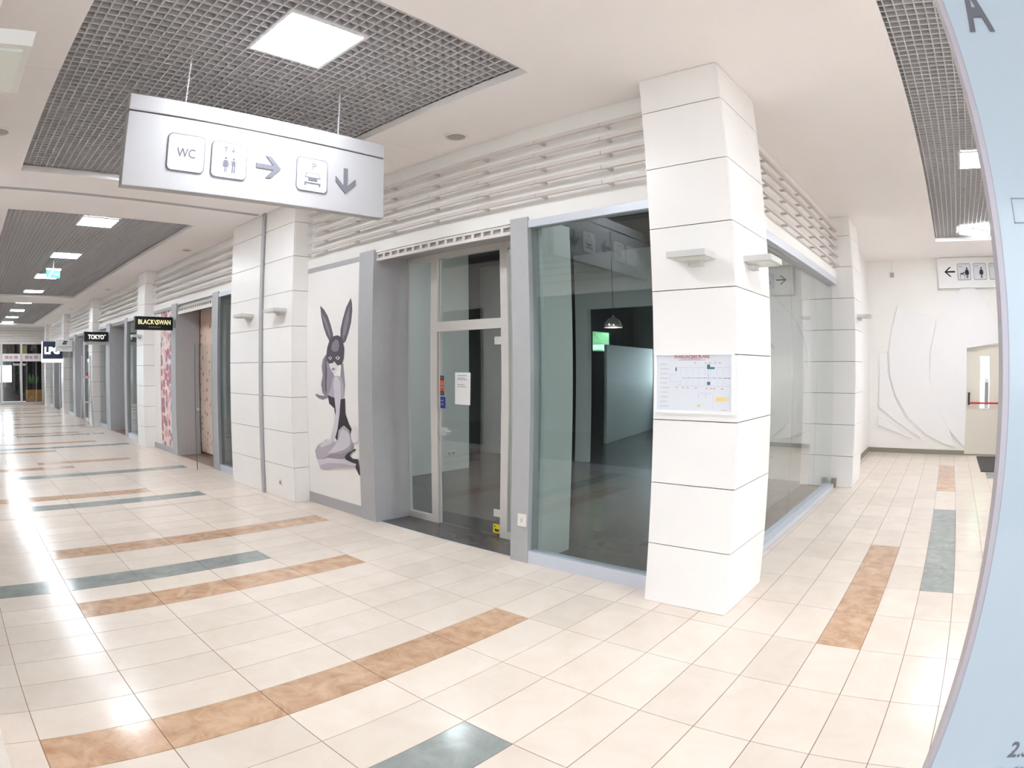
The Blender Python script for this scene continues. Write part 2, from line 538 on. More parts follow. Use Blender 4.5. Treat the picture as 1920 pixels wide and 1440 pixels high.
def project(p):
    d = Vector(p) - CAM
    a, b, c = d.dot(CR), d.dot(CU), d.dot(CF)
    th = math.atan2(math.hypot(a, b), c)
    r = th / 0.85
    for _ in range(12):
        f = sum(k * r ** (i + 1) for i, k in enumerate(KP)) - th
        r -= f / max(0.2, sum((i + 1) * k * r ** i for i, k in enumerate(KP)))
    ph = math.atan2(b, a)
    return 865.92 + 1000 * r * math.cos(ph), 694.69 - 1000 * r * math.sin(ph), c


STRIPS = {}


def strip(i, j0, j1, kind):
    for j in range(j0, j1 + 1):
        STRIPS[(i, j)] = kind


for i, j0, j1, k in ((-7, -6, -2, 't'), (-4, -7, -4, 's'), (-13, -5, -2, 't'), (-15, -7, -3, 's'), (-18, -5, -1, 't'),
                     (0, 0, 3, 't'), (2, 2, 6, 's'), (2, 9, 12, 't'), (5, 11, 11, 's'), (8, 1, 5, 't'), (9, 8, 11, 's'),
                     (4, -6, -3, 't'), (10, -5, -2, 's'),
                     (-25, -5, -2, 's'), (-27, -7, -3, 't'), (-33, -5, -1, 's'), (-36, -7, -4, 't'), (-38, -4, -2, 't'), (-44, -7, -4, 't'),
                     (-46, -5, -1, 's'), (-49, -6, -2, 't'), (-55, -4, -1, 's'), (-57, -6, -2, 't'), (-64, -4, -1, 's'), (-68, -7, -2, 't'),
                     (-75, -7, -4, 's'), (-79, -5, -1, 't'), (-86, -5, 0, 's'), (-92, -6, -2, 't'), (-97, -5, 0, 's'), (-103, -5, -1, 't')):
    strip(i, j0, j1, k)

floor = struct('floor', 'polished cream tile floor of the mall corridor with tan and slate stripes')
box('screed', -33.0, 8.2, -9.2, 9.75, -0.06, -0.003, 'grout', floor)
TM = {}
tiles = []
JOINT_X = -6.88
for i in range(-110, 28):
    for j in range(-15, 16):
        x0 = i * TX + (-0.03 if i <= -23 else 0)
        y0 = j * TY
        x1, y1 = x0 + TX, y0 + TY
        lo, hi = -4.12, 0.40
        if x0 > -0.98 and x0 < 3.4: hi = 9.55
        if x0 > -0.75 and x0 < 3.4: lo = -9.0
        if -1.1 < x0 <= -0.98: hi = 0.40
        if x0 < -32.7 or x1 > 8.0: continue
        if i == -4 and j >= 1:
            x0, lo, hi = (-0.955 if y0 < 6.2 else -1.0), 0.975, 9.535
        c0, c1 = max(y0, lo), min(y1, hi)
        if c1 - c0 < 0.03: continue
        if i == -23:
            x1 = JOINT_X - 0.01
        if i == -22 - 1 + 1 and x0 > JOINT_X + 0.02:
            x0 = JOINT_X + 0.012
        tiles.append((i, j, x0, x1, c0, c1))


def tile_area(t):
    i, j, x0, x1, y0, y1 = t
    q = [project((x, y, 0)) for x, y in ((x0, y0), (x1, y0), (x1, y1), (x0, y1))]
    if any(c <= 0.02 for _, _, c in q): return 0
    mx, my = sum(a for a, _, _ in q) / 4, sum(b for _, b, _ in q) / 4
    if not (-30 < mx < 1890 and 700 < my < 1470): return 0
    return abs(sum(q[k][0] * q[(k + 1) % 4][1] - q[(k + 1) % 4][0] * q[k][1] for k in range(4))) / 2


order = sorted(tiles, key=tile_area, reverse=True)
KIND = {'t': 'tan_tile', 's': 'slate_tile', None: 'cream_tile'}
near = set(id(t) for t in order[:300])
rest = {k: MB() for k in KIND}
for t in order:
    i, j, x0, x1, y0, y1 = t
    k = STRIPS.get((i, j))
    if id(t) in near:
        w, h = round(x1 - x0 - GAP, 4), round(y1 - y0 - GAP, 4)
        key = (w, h, k)
        if key not in TM:
            b = MB().box(-w / 2, w / 2, -h / 2, h / 2, -0.008, 0)
            me = bpy.data.meshes.new('floor_tile')
            b.bm.to_mesh(me)
            b.bm.free()
            me.materials.append(MATS[KIND[k]])
            TM[key] = me
        link(bpy.data.objects.new('floor_tile', TM[key]), floor, ((x0 + x1) / 2, (y0 + y1) / 2, 0))
    else:
        rest[k].box(x0 + GAP / 2, x1 - GAP / 2, y0 + GAP / 2, y1 - GAP / 2, -0.008, 0)
for k, n in ((None, 'distant_cream_tiles'), ('t', 'distant_tan_tiles'), ('s', 'distant_slate_tiles')):
    rest[k].build(n, KIND[k], floor, kind='stuff')
box('expansion_joint', JOINT_X - 0.012, JOINT_X + 0.012, -4.12, 0.15, -0.004, 0.001, 'grey_metal', floor)

# shop floor
sf = struct('floor', 'dark grey tiled floor inside the empty shop')
box('screed', -8.1, -1.05, 0.40, 12.0, -0.06, -0.003, 'shop_grout', sf)
ST = None
for a in range(13):
    for b_ in range(19):
        x0, y0 = -8.05 + 0.6 * a, 0.42 + 0.6 * b_
        if x0 + 0.6 > -1.05: continue
        if ST is None:
            m_ = MB().box(-0.298, 0.298, -0.298, 0.298, -0.008, 0)
            ST = bpy.data.meshes.new('dark_tile')
            m_.bm.to_mesh(ST)
            m_.bm.free()
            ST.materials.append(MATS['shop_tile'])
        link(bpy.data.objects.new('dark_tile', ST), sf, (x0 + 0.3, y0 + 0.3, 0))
box('threshold', -4.71, -2.78, 0.395, 0.42, -0.01, 0.002, 'alu_light', sf)

# floor under the other shops and the ground outside
fs = struct('floor', 'grey floor of the shops further along the corridor')
box('slab', -33.0, -8.1, 0.40, 3.6, -0.06, -0.001, 'grout', fs)
gr = struct('floor', 'grey pavement outside the entrances')
MB().box(8.2, 60, -60, 60, -0.2, -0.05).box(-33, 8.2, -60, -9.2, -0.2, -0.05).box(-80, -36.5, -60, 60, -0.2, -0.05).box(-33, 8.2, 12.1, 60, -0.2, -0.05).build('paving', 'pavement', gr)

# ------------------------------------------------------------------ ceiling
ce = struct('ceiling', 'smooth white plaster soffit framing recessed grille panels')
Z0, Z1 = 3.81, 3.876
for x0, x1, y0, y1 in ((-33, -3.762, -4.3, -3.31), (-3.758, 8, -4.3, -3.31), (-33, -3.762, -0.45, 0.6), (-3.758, 0.575, -0.45, 0.6),
                       (-1.91, 0.575, -3.31, -0.45), (-8.15, -6.35, -3.31, -0.45), (-20.6, -18.8, -3.31, -0.45), (-33, -30.7, -3.31, -0.45), (2.1, 8, -3.31, -0.45),
                       (-1.1, 0.575, 0.6, 9.7), (2.1, 3.5, -0.45, 9.7), (0.575, 2.1, 7.75, 9.7), (3.5, 8, -0.45, 0.6), (-0.8, 3.5, -9.2, -4.3)):
    box('soffit', x0, x1, y0, y1, Z0, Z1, 'soffit_paint', ce)
box('plenum', -33, 8.2, -9.2, 9.75, 4.35, 4.4, 'plenum', ce)
MB().box(-33.05, -33, -4.4, 0.7, 3.87, 4.4).box(-33, 8.2, -4.4, -4.3, 3.87, 4.4).box(-33, -1.1, 0.6, 0.7, 3.87, 4.4).box(3.5, 3.6, 0.6, 9.7, 3.87, 4.4).build('plenum_wall', 'plenum', ce)
tr = struct('trim_1', 'grey expansion joint strip running up the column and across the ceiling')
box('ceiling_strip', -7.13, -7.05, -4.1, 0.1, 3.804, 3.81, 'grey_panel', tr)
box('wall_strip', -7.0, -6.93, 0.125, 0.15, 0, 3.81, 'grey_metal', tr)

# grille panels, 0.6 m square, eight by eight cells
gb = MB()
for k in range(8):
    c = -0.3 + 0.0375 + 0.075 * k
    gb.box(c - 0.0055, c + 0.0055, -0.3, 0.3, 0, 0.055)
    gb.box(-0.3, 0.3, c - 0.0055, c + 0.0055, 0, 0.055)
GM = bpy.data.meshes.new('grille_panel')
gb.bm.to_mesh(GM)
gb.bm.free()
GM.materials.append(MATS['grille'])
lamps_main = [-2.68, -5.72, -8.82, -11.87, -14.92, -17.95, -21.05, -24.1, -27.2, -30.25]
LY = -1.83
for gx0, gx1, gy0, gy1, lb in ((-6.5, -1.9, -3.35, -0.4, 'large square-cell grille ceiling in the coffer above the hanging sign'), (-18.9, -8.1, -3.35, -0.4, 'grille ceiling in the second coffer along the corridor'),
                               (-30.8, -20.5, -3.35, -0.4, 'grille ceiling in the farthest coffer of the corridor'), (0.56, 2.15, -3.3, 7.8, 'grille ceiling strip in the passage to the toilets')):
    g = thing('grille_ceiling', lb, 'ceiling grille', ((gx0 + gx1) / 2, (gy0 + gy1) / 2, 3.886), 'grille ceilings')
    nx, ny = math.ceil((gx1 - gx0) / 0.6 - 1e-6), math.ceil((gy1 - gy0) / 0.6 - 1e-6)
    for a in range(nx):
        for b_ in range(ny):
            link(bpy.data.objects.new('grille_panel', GM), g, (gx1 - 0.3 - 0.6 * a, gy0 + 0.3 + 0.6 * b_, 3.886))


def ceiling_lamp(x, y, label, tilt=0.0, group='square ceiling light panels', glow='lamp'):
    t = thing('ceiling_light', label, 'ceiling light', (x, y, 3.866), group)
    b = MB()
    s = 0.3
    for q in ((x - s, x + s, y - s, y - s + 0.022), (x - s, x + s, y + s - 0.022, y + s), (x - s, x - s + 0.022, y - s + 0.022, y + s - 0.022), (x + s - 0.022, x + s, y - s + 0.022, y + s - 0.022)):
        b.box(*q, 3.866, 3.884)
    b.build('frame', 'lamp_frame', t)
    box('diffuser', x - s + 0.022, x + s - 0.022, y - s + 0.022, y + s - 0.022, 3.872, 3.884, glow, t)
    if tilt:
        t.rotation_euler = (tilt, 0, 0)
    return t


wh = ['nearest of the square ceiling lights, above the hanging sign', 'square ceiling light hidden behind the hanging sign', 'first square ceiling light in the second coffer',
      'second square ceiling light in the second coffer', 'third square ceiling light, beside the green exit sign', 'last square ceiling light in the second coffer',
      'first square ceiling light in the farthest coffer', 'second square ceiling light in the farthest coffer', 'third square ceiling light in the farthest coffer', 'last square ceiling light at the corridor end']
for x, lb in zip(lamps_main, wh):
    ceiling_lamp(x, LY, lb)
for x_, lb_ in ((-2.4, 'added fill light on the shop ceiling behind the large window'), (-5.2, 'added fill light on the shop ceiling behind the glass door')):
    tl = ceiling_lamp(x_, 1.9, lb_, group='added fill lights inside the shop', glow='shop_fill_light')
    tl.location.z = 3.68  # unseen fill lights, added because the shop interior was too dark
ceiling_lamp(1.34, 3.36, 'square ceiling light in the passage next to the information pylon')
ceiling_lamp(1.34, -0.42, 'square ceiling light over the crossing above the pylon')
tl = ceiling_lamp(1.34, 7.12, 'square ceiling light hanging askew at the far end of the passage', 0.0)
tl.rotation_euler = (0.0, math.radians(9), math.radians(0))
tl.location.z = 3.815


def ceiling_speaker(x, y, label):
    t = thing('ceiling_speaker', label, 'speaker', (x, y, 3.8), 'round ceiling speakers')
    MB().lathe(x, y, [(0.105, 3.8095), (0.103, 3.800), (0.088, 3.798), (0.086, 3.806)], 28).build('rim', 'white_plastic', t, smooth=True)
    MB().lathe(x, y, [(0.0005, 3.802), (0.04, 3.8015), (0.087, 3.804)], 28).build('mesh_cover', 'speaker_grey', t)


ceiling_speaker(-3.225, 0.128, 'round ceiling speaker right of the hanging sign')
ceiling_speaker(-10.05, 0.13, 'round ceiling speaker before the second shop')
ceiling_speaker(-16.3, 0.10, 'round ceiling speaker before the third shop')
ceiling_speaker(-22.4, 0.10, 'farthest round ceiling speaker')
ceiling_speaker(-5.17, -3.66, 'round ceiling speaker at the left edge of the picture')

# ------------------------------------------------------------------ columns
PZ = [0, 0.4415, 0.883, 1.3245, 1.766, 2.2075, 2.649, 3.0905, 3.532, 3.81]


def column(x0, x1, y0, y1, label, faces='FRL', top=3.81, group='white clad columns'):
    t = thing('column', label, 'column', ((x0 + x1) / 2, (y0 + y1) / 2, 0), group)
    d, g = 0.012, 0.003
    box('core', x0 + d, x1 - d, y0 + d, y1 - d, 0, top, 'joint', t)
    for z0, z1 in zip(PZ, PZ[1:]):
        za, zb = z0 + g, min(z1, top) - g
        k = 0.005       # open joint along the corners
        if 'F' in faces: box('cladding_panel', x0 + k, x1 - k, y0, y0 + d, za, zb, 'white_panel', t)
        if 'B' in faces: box('cladding_panel', x0 + k, x1 - k, y1 - d, y1, za, zb, 'white_panel', t)
        if 'R' in faces: box('cladding_panel', x1 - d, x1, y0 + d + 0.001, y1 - d - 0.001, za, zb, 'white_panel', t)
        if 'L' in faces: box('cladding_panel', x0, x0 + d, y0 + d + 0.001, y1 - d - 0.001, za, zb, 'white_panel', t)
    return t


column(-1.35, -0.715, 0.17, 0.975, 'white panelled corner column carrying the evacuation plan', 'FRLB')
column(-6.925, -6.12, 0.15, 0.52, 'white panelled column right of the grey joint strip, beside the mural', 'FR')
column(-8.02, -7.005, 0.15, 0.52, 'white panelled column left of the grey joint strip', 'FL')
column(-13.35, -12.76, 0.15, 0.52, 'white panelled column behind the black shop sign with gold letters', 'FR')
column(-19.15, -18.56, 0.15, 0.52, 'white panelled column beside the leaning stand', 'FR')
column(-25.1, -24.5, 0.15, 0.52, 'white panelled column behind the small white blade sign', 'FR')
column(-31.0, -30.4, 0.15, 0.52, 'farthest white panelled column by the glazed end wall', 'FR')
column(-1.5, -0.70, 5.37, 6.20, 'white panelled column at the far end of the side window', 'FR')
column(-2.4, -0.72, -4.3, -3.89, 'white panelled column at the lower left edge of the picture', 'BRL')


def sconce(cx, cy, nx, ny, label, z=2.385):
    """flat square wall light; (nx, ny) points away from the wall"""
    t = thing('wall_light', label, 'wall light', (cx, cy, z), 'flat square wall lights')
    w, d = 0.14, 0.20

    def bb(a0, a1, b0, b1, z0, z1):
        if ny: return (cx + a0, cx + a1, *sorted((cy + ny * b0, cy + ny * b1)), z0, z1)
        return (*sorted((cx + nx * b0, cx + nx * b1)), cy + a0, cy + a1, z0, z1)
    MB().box(*bb(-w, w, 0.0, d, z + 0.012, z + 0.052)).bevel(0.003).build('housing', 'sconce_grey', t)
    box('frosted_glass', *bb(-w + 0.02, w - 0.02, 0.02, d - 0.02, z + 0.004, z + 0.012), 'frosted', t)
    box('bracket', *bb(-0.05, 0.05, 0.0, 0.05, z - 0.03, z + 0.012), 'sconce_grey', t)


sconce(-0.99, 0.17, 0, -1, 'flat wall light on the corner column above the evacuation plan')
sconce(-0.715, 0.50, 1, 0, 'flat wall light on the passage side of the corner column')
sconce(-6.40, 0.15, 0, -1, 'flat wall light right of the grey joint strip')
sconce(-7.35, 0.15, 0, -1, 'flat wall light left of the grey joint strip')
sconce(-13.05, 0.15, 0, -1, 'flat wall light on the column under the gold lettered sign')
sconce(-0.70, 5.75, 1, 0, 'flat wall light on the far passage column')
sconce(-0.86, -3.89, 0, 1, 'flat wall light at the upper left edge of the picture')

# ------------------------------------------------------------------ upper walls and rails
wn = struct('wall_north', 'white band of wall above the shop windows')
for x0, x1 in ((-6.12, -1.35), (-12.76, -8.02), (-18.56, -13.35), (-24.5, -19.15), (-30.4, -25.1), (-32.7, -31.0)):
    box('upper_wall', x0, x1, 0.42, 0.52, 2.93, 3.81, 'white_paint', wn)
    box('head_band', x0, x1, 0.375, 0.42, 2.93, 3.045, 'white_paint', wn)
RZ = [3.61, 3.49, 3.37, 3.247, 3.122]


def rails(x0, x1, label, brackets):
    t = thing('wall_rails', label, 'wall rails', ((x0 + x1) / 2, 0.36, 3.1), 'sets of five wall rails')
    for z in RZ:
        r = MB()
        cuts = [x1] + [b for b in brackets if x0 + 0.03 < b < x1 - 0.03] + [x0]
        for a, b in zip(cuts, cuts[1:]):
            r.box(b + 0.0025, a - 0.0025, 0.315, 0.345, z - 0.016, z + 0.016)
        ro = r.build('rail', 'rail_beige', t)
        for b in brackets:
            if x0 + 0.03 < b < x1 - 0.08:
                box('bracket', b + 0.03, b + 0.055, 0.345, 0.42, z - 0.018, z + 0.004, 'rail_beige', ro)


rails(-6.06, -1.37, 'five beige rails on the wall above the glass shop door', [-1.815 - 0.6615 * k for k in range(7)])
rails(-12.70, -8.08, 'five beige rails above the shop with the floral panel', [])
rails(-18.50, -13.41, 'five beige rails above the third shop along the corridor', [])
rails(-24.44, -19.21, 'five beige rails above the fourth shop along the corridor', [])
rails(-30.34, -25.16, 'five beige rails above the last shop before the end wall', [])

# side wall above the passage window, with its rails
ww = struct('wall_west', 'white wall along the passage above the side window and beyond the column')
box('upper_wall', -1.13, -1.0, 0.975, 5.37, 2.93, 3.81, 'white_paint', ww)
box('head_band', -1.0, -0.955, 0.975, 5.37, 2.93, 3.045, 'white_paint', ww)
box('plain_wall', -1.15, -1.0, 6.2, 9.55, 0, 3.81, 'white_paint', ww)
t = thing('wall_rails', 'five beige rails above the side window in the passage', 'wall rails', (-0.95, 3.1, 3.1), 'sets of five wall rails')
for z in RZ:
    r = MB().box(-0.93, -0.90, 0.985, 5.365, z - 0.016, z + 0.016)
    ro = r.build('rail', 'rail_beige', t)
    for k in range(6):
        y = 1.87 + 0.66 * k
        box('bracket', -1.0, -0.93, y, y + 0.025, z - 0.02, z + 0.002, 'rail_beige', ro)
    box('bracket', -1.0, -0.93, 1.2, 1.225, z - 0.02, z + 0.002, 'rail_beige', ro)

# ------------------------------------------------------------------ first shop front
GZ0, GZ1 = 0.11, 2.865


def shop_window(n, x0, x1, label, y=0.40, joints=(), m='green_glass', sill=0.11):
    t = struct('window_%d' % n, label, ((x0 + x1) / 2, y, 0))
    box('sill_rail', x0, x1, y - 0.04, y + 0.06, 0, sill, 'sill_metal', t)
    box('head_rail', x0, x1, y - 0.04, y + 0.06, 2.865, 2.93, 'sill_metal', t)
    cuts = [x0, *joints, x1]
    for a, b in zip(cuts, cuts[1:]):
        box('pane', a + 0.002, b - 0.002, y, y + 0.01, sill, 2.865, m, t)
    return t


def post(x0, x1, par, y0=0.35, y1=0.50, z1=2.96):
    return box('post', x0, x1, y0, y1, 0, z1, 'grey_metal', par, 0.004)


shop_window(1, -2.60, -1.35, 'large greenish shop window between the corner column and the glass door')
sp = thing('switch_plate', 'small white key switch plate on the grey post right of the glass door', 'switch', (-2.66, 0.35, 0.33), 'wall plates')
box('plate', -2.705, -2.615, 0.338, 0.35, 0.33, 0.44, 'white_plastic', sp, 0.003)
box('key_hole', -2.668, -2.652, 0.334, 0.338, 0.37, 0.40, 'steel', sp)

# mural panel
mp = struct('wall_panel_north', 'plain white wall panel carrying the mural')
box('board', -6.115, -4.97, 0.375, 0.40, 0.13, 2.87, 'white_panel', mp)
box('base_strip', -6.115, -4.97, 0.37, 0.40, 0, 0.13, 'grey_panel', mp)
box('top_strip', -6.115, -4.97, 0.37, 0.40, 2.87, 2.93, 'grey_panel', mp)
box('backing', -6.115, -4.97, 0.40, 0.50, 0, 2.93, 'white_paint', mp)
mu = thing('wall_mural', 'grey printed mural of a kneeling figure in a rabbit mask', 'mural', (-5.5, 0.374, 0.45))
BUNNY.update({'raised_arm': [[(-5.653, 1.845), (-5.717, 1.79), (-5.747, 1.702), (-5.724, 1.596), (-5.76, 1.489), (-5.724, 1.398), (-5.65, 1.418), (-5.675, 1.509), (-5.647, 1.632), (-5.666, 1.737)]], 'thigh_light': [[(-5.309, 0.99), (-5.204, 0.964), (-5.149, 0.884), (-5.167, 0.806), (-5.29, 0.747), (-5.479, 0.696), (-5.642, 0.669), (-5.507, 0.763), (-5.392, 0.862), (-5.356, 0.951)]], 'calf_shade': [[(-5.821, 0.504), (-5.65, 0.551), (-5.33, 0.583), (-5.077, 0.583), (-5.069, 0.567), (-5.459, 0.51), (-5.722, 0.458), (-5.823, 0.463)]]})
TONE = {'raised_arm': 'bunny_tone_b', 'thigh_light': 'bunny_tone_d', 'calf_shade': 'bunny_tone_e', 'ear': 'bunny_tone_a', 'ear_inner': 'bunny_tone_b', 'hair': 'bunny_tone_f', 'shoulder': 'bunny_tone_e', 'corset': 'bunny_tone_c', 'arm': 'bunny_tone_d', 'face': 'bunny_tone_h', 'mask': 'bunny_tone_g',
        'mask_shine': 'bunny_tone_b', 'eye': 'bunny_tone_d', 'pupil': 'bunny_tone_c', 'lips': 'bunny_tone_f', 'hand': 'bunny_tone_b', 'thigh': 'bunny_tone_e', 'thigh_shade': 'bunny_tone_f', 'calf': 'bunny_tone_d',
        'palm': 'bunny_tone_d', 'shoe': 'bunny_tone_c', 'tail': 'bunny_tone_h'}
for k, (nm, loops) in enumerate(BUNNY.items()):
    for lp in loops:
        flat(nm, [lp], (0, 0.3745, 0), XR, ZR, TONE[nm], mu, lift=0.0006 * k)

# perforated shutter foot above the recess
sh = thing('roller_shutter', 'white perforated bottom rail of the raised roller shutter above the glass door', 'shutter', (-3.75, 0.40, 2.84))
b = MB().box(-4.705, -2.795, 0.385, 0.405, 2.905, 2.925).box(-4.705, -2.795, 0.385, 0.405, 2.835, 2.865)
for k in range(17):
    x = -4.70 + k * (1.9 / 16)
    b.box(max(-4.705, x - 0.014), min(-2.795, x + 0.014), 0.387, 0.403, 2.865, 2.905)
b.build('perforated_rail', 'shutter_white', sh)
box('slats_behind', -4.705, -2.795, 0.412, 0.425, 2.835, 2.925, 'grey_panel', sh)

# recess: jamb walls and soffit
rc = struct('wall_recess', 'grey posts, side walls and top of the recessed shop entrance')
post(-2.79, -2.60, rc)
post(-4.97, -4.71, rc)
box('side_wall', -4.97, -4.71, 0.50, 0.86, 0, 2.96, 'grey_panel', rc)
box('side_wall', -2.79, -2.56, 0.50, 0.92, 0, 2.96, 'shop_wall', rc)
box('recess_soffit', -4.71, -2.79, 0.43, 0.90, 2.90, 2.96, 'grey_panel', rc)
# door set with side light, transom and leaf
df = struct('door_1', 'glass shop door with pale aluminium frame, side light and transom', (-3.75, 0.87, 0))
dy0, dy1 = 0.84, 0.90
for nm, q in (('jamb', (-4.79, -4.715, 0, 2.84)), ('mullion', (-4.325, -4.225, 0, 2.84)), ('jamb', (-3.345, -3.255, 0, 2.84))):
    box(nm, q[0], q[1], dy0, dy1, q[2], q[3], 'alu_light', df, 0.003)
box('bottom_rail', -4.715, -4.325, dy0, dy1, 0, 0.07, 'alu_light', df)
box('head_rail', -4.715, -2.80, dy0, dy1, 2.84, 2.90, 'alu_light', df)
box('transom_bar', -4.225, -3.345, dy0, dy1, 2.055, 2.155, 'alu_light', df)
box('right_bottom_rail', -3.255, -2.80, dy0, dy1, 0, 0.07, 'alu_light', df)
box('side_pane', -4.715, -4.325, 0.865, 0.875, 0.07, 2.84, 'clear_glass', df)
box('transom_pane', -4.225, -3.345, 0.865, 0.875, 2.155, 2.84, 'clear_glass', df)
box('narrow_pane', -3.255, -2.80, 0.865, 0.875, 0.07, 2.84, 'clear_glass', df)
lf = box('door_leaf', -4.215, -3.352, 0.866, 0.876, 0.01, 2.048, 'clear_glass', df)
box('leaf_edge', -4.217, -4.205, 0.862, 0.880, 0.01, 2.048, 'alu_light', lf)
for z in (0.21, 1.90):
    box('hinge', -3.435, -3.345, 0.848, 0.866, z, z + 0.075, 'alu_light', lf, 0.003)
h = MB().box(-4.205, -4.10, 0.846, 0.866, 0.985, 1.065).bevel(0.004).build('door_handle', 'steel', lf)
MB().tube([(-4.11, 0.842, 1.03), (-4.11, 0.805, 1.03), (-4.06, 0.80, 1.03), (-3.98, 0.80, 1.035)], 0.009, 8).build('lever', 'steel', df)
nt_ = thing('notice', 'white paper notice taped to the glass shop door', 'paper', (-3.88, 0.86, 1.31))
NP = [(-3.985, 1.315), (-3.775, 1.312), (-3.770, 1.632), (-3.982, 1.634)]
slab('sheet', [[(x, z) for x, z in NP]], (0, 0.865, 0), XR, ZR, 0.001, 'paper_white', nt_)
flat('text_lines', [rect(-3.95, z, -3.95 + w, z + 0.006) for z, w in ((1.60, 0.13), (1.575, 0.11), (1.56, 0.14), (1.51, 0.10), (1.49, 0.12))], (0, 0.8635, 0), XR, ZR, 'print_pale', nt_)
for z0, z1, m, lb in ((1.555, 1.60, 'black_plastic', 'small black sticker at the top of the glass door sticker column'), (1.44, 1.555, 'sticker_red', 'orange sticker on the edge of the glass door'),
                      (1.40, 1.44, 'print_dark', 'dark sticker above the blue one on the glass door'), (1.265, 1.385, 'sticker_blue', 'blue sticker on the edge of the glass door')):
    s_ = thing('door_sticker', lb, 'sticker', (-4.17, 0.865, z0), 'stickers on the glass door')
    slab('film', [rect(-4.20, z0, -4.145 if z0 > 1.3 else -4.125, z1)], (0, 0.865, 0), XR, ZR, 0.001, m, s_)
    flat('print', [rect(-4.19, z0 + (z1 - z0) * 0.6, -4.155, z0 + (z1 - z0) * 0.72), rect(-4.19, z0 + (z1 - z0) * 0.3, -4.155, z0 + (z1 - z0) * 0.42)], (0, 0.8635, 0), XR, ZR, 'print_pale', s_)
ys = thing('door_sticker', 'yellow warning sticker low on the glass door', 'sticker', (-3.40, 0.865, 0.03), 'stickers on the glass door')
slab('film', [rect(-3.455, 0.03, -3.355, 0.125)], (0, 0.865, 0), XR, ZR, 0.001, 'sticker_yellow', ys)
flat('print', [[(-3.43, 0.05), (-3.38, 0.05), (-3.37, 0.075), (-3.40, 0.07), (-3.43, 0.08)], rect(-3.44, 0.095, -3.425, 0.108)], (0, 0.8635, 0), XR, ZR, 'black_plastic', ys)

# ------------------------------------------------------------------ inside the empty shop
si = struct('wall_shop', 'pale walls inside the empty shop')
box('partition', -6.85, -6.75, 0.50, 3.93, 0, 3.7, 'shop_wall', si)
box('end_wall', -8.0, -7.35, 5.55, 5.65, 0, 3.7, 'shop_wall', si)
box('rear_pier', -5.72, -5.46, 5.60, 5.72, 0, 3.7, 'shop_wall', si)
box('rear_head', -5.46, -1.15, 5.60, 5.72, 2.71, 3.7, 'shop_wall', si)
box('rear_wall', -3.4, -1.15, 5.60, 5.72, 0, 2.71, 'shop_wall', si)
MB().box(-8.1, -1.15, 11.9, 12.0, 0, 1.3).box(-8.1, -1.15, 11.9, 12.0, 2.35, 3.7).box(-8.1, -7.2, 11.9, 12.0, 1.3, 2.35).box(-5.2, -4.4, 11.9, 12.0, 1.3, 2.35).box(-1.9, -1.15, 11.9, 12.0, 1.3, 2.35).build('rear_outer_wall', 'shop_wall', si)
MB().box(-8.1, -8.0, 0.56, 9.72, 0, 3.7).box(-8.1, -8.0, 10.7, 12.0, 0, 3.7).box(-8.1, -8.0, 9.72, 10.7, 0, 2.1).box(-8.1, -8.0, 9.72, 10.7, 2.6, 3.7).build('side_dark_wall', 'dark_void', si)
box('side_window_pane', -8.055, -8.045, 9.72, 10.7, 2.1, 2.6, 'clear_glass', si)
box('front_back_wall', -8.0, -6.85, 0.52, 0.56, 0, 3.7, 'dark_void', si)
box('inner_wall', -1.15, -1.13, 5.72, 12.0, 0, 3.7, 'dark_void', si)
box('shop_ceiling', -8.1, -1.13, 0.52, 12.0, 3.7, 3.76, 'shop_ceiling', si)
box('opening_shade_board', -7.35, -6.62, 7.2, 7.3, 0, 3.7, 'dark_brown', si)  # solid board coloured dark to stand in for an unlit opening
pn = thing('partition_screen', 'white free-standing screen seen deep inside the shop', 'screen', (-6.6, 9.5, 0))
slab('board', [[(0, 0.02), (3.6, 0.02), (3.6, 2.18), (0, 2.18)]], (-6.62, 8.05, 0), Vector((-0.18, 0.98, 0)), ZR, 0.06, 'shop_wall', pn)
slab('base', [[(0, 0.0), (3.6, 0.0), (3.6, 0.02), (0, 0.02)]], (-6.62, 8.05, 0), Vector((-0.18, 0.98, 0)), ZR, 0.06, 'grey_panel', pn)
so = thing('wall_socket', 'white double socket low on the pale wall inside the shop', 'socket', (-6.74, 3.5, 0.25), 'wall plates')
box('plate', -6.75, -6.738, 3.38, 3.62, 0.25, 0.33, 'white_plastic', so)
box('outlet', -6.742, -6.733, 3.42, 3.48, 0.265, 0.315, 'speaker_grey', so)
box('outlet', -6.742, -6.733, 3.52, 3.58, 0.265, 0.315, 'speaker_grey', so)


def pendant(x, y, z, r, label, top=3.7):
    t = thing('pendant_lamp', label, 'pendant lamp', (x, y, z), 'metal dome pendant lamps')
    prof = [(r * math.cos(a), z + r * 1.05 * math.sin(a)) for a in (math.radians(d) for d in range(0, 86, 8))] + [(0.02, z + r * 1.05 + 0.03)]
    MB().lathe(x, y, prof, 28).build('shade', 'pendant_metal', t, smooth=True)
    MB().lathe(x, y, [(0.001, z + 0.005), (r * 0.5, z + 0.01), (r * 0.8, z + 0.03)], 20).build('bulb', 'bulb', t)
    MB().tube([(x, y, z + r * 1.05), (x, y, top)], 0.004, 6).build('cord', 'print_dark', t)


pendant(-4.08, 4.2, 2.262, 0.14, 'metal dome pendant lamp seen through the large shop window')
pendant(-2.2, 4.35, 1.86, 0.10, 'left of two dome pendant lamps seen through the side window')
pendant(-2.0, 5.2, 1.95, 0.10, 'right of two dome pendant lamps seen through the side window')

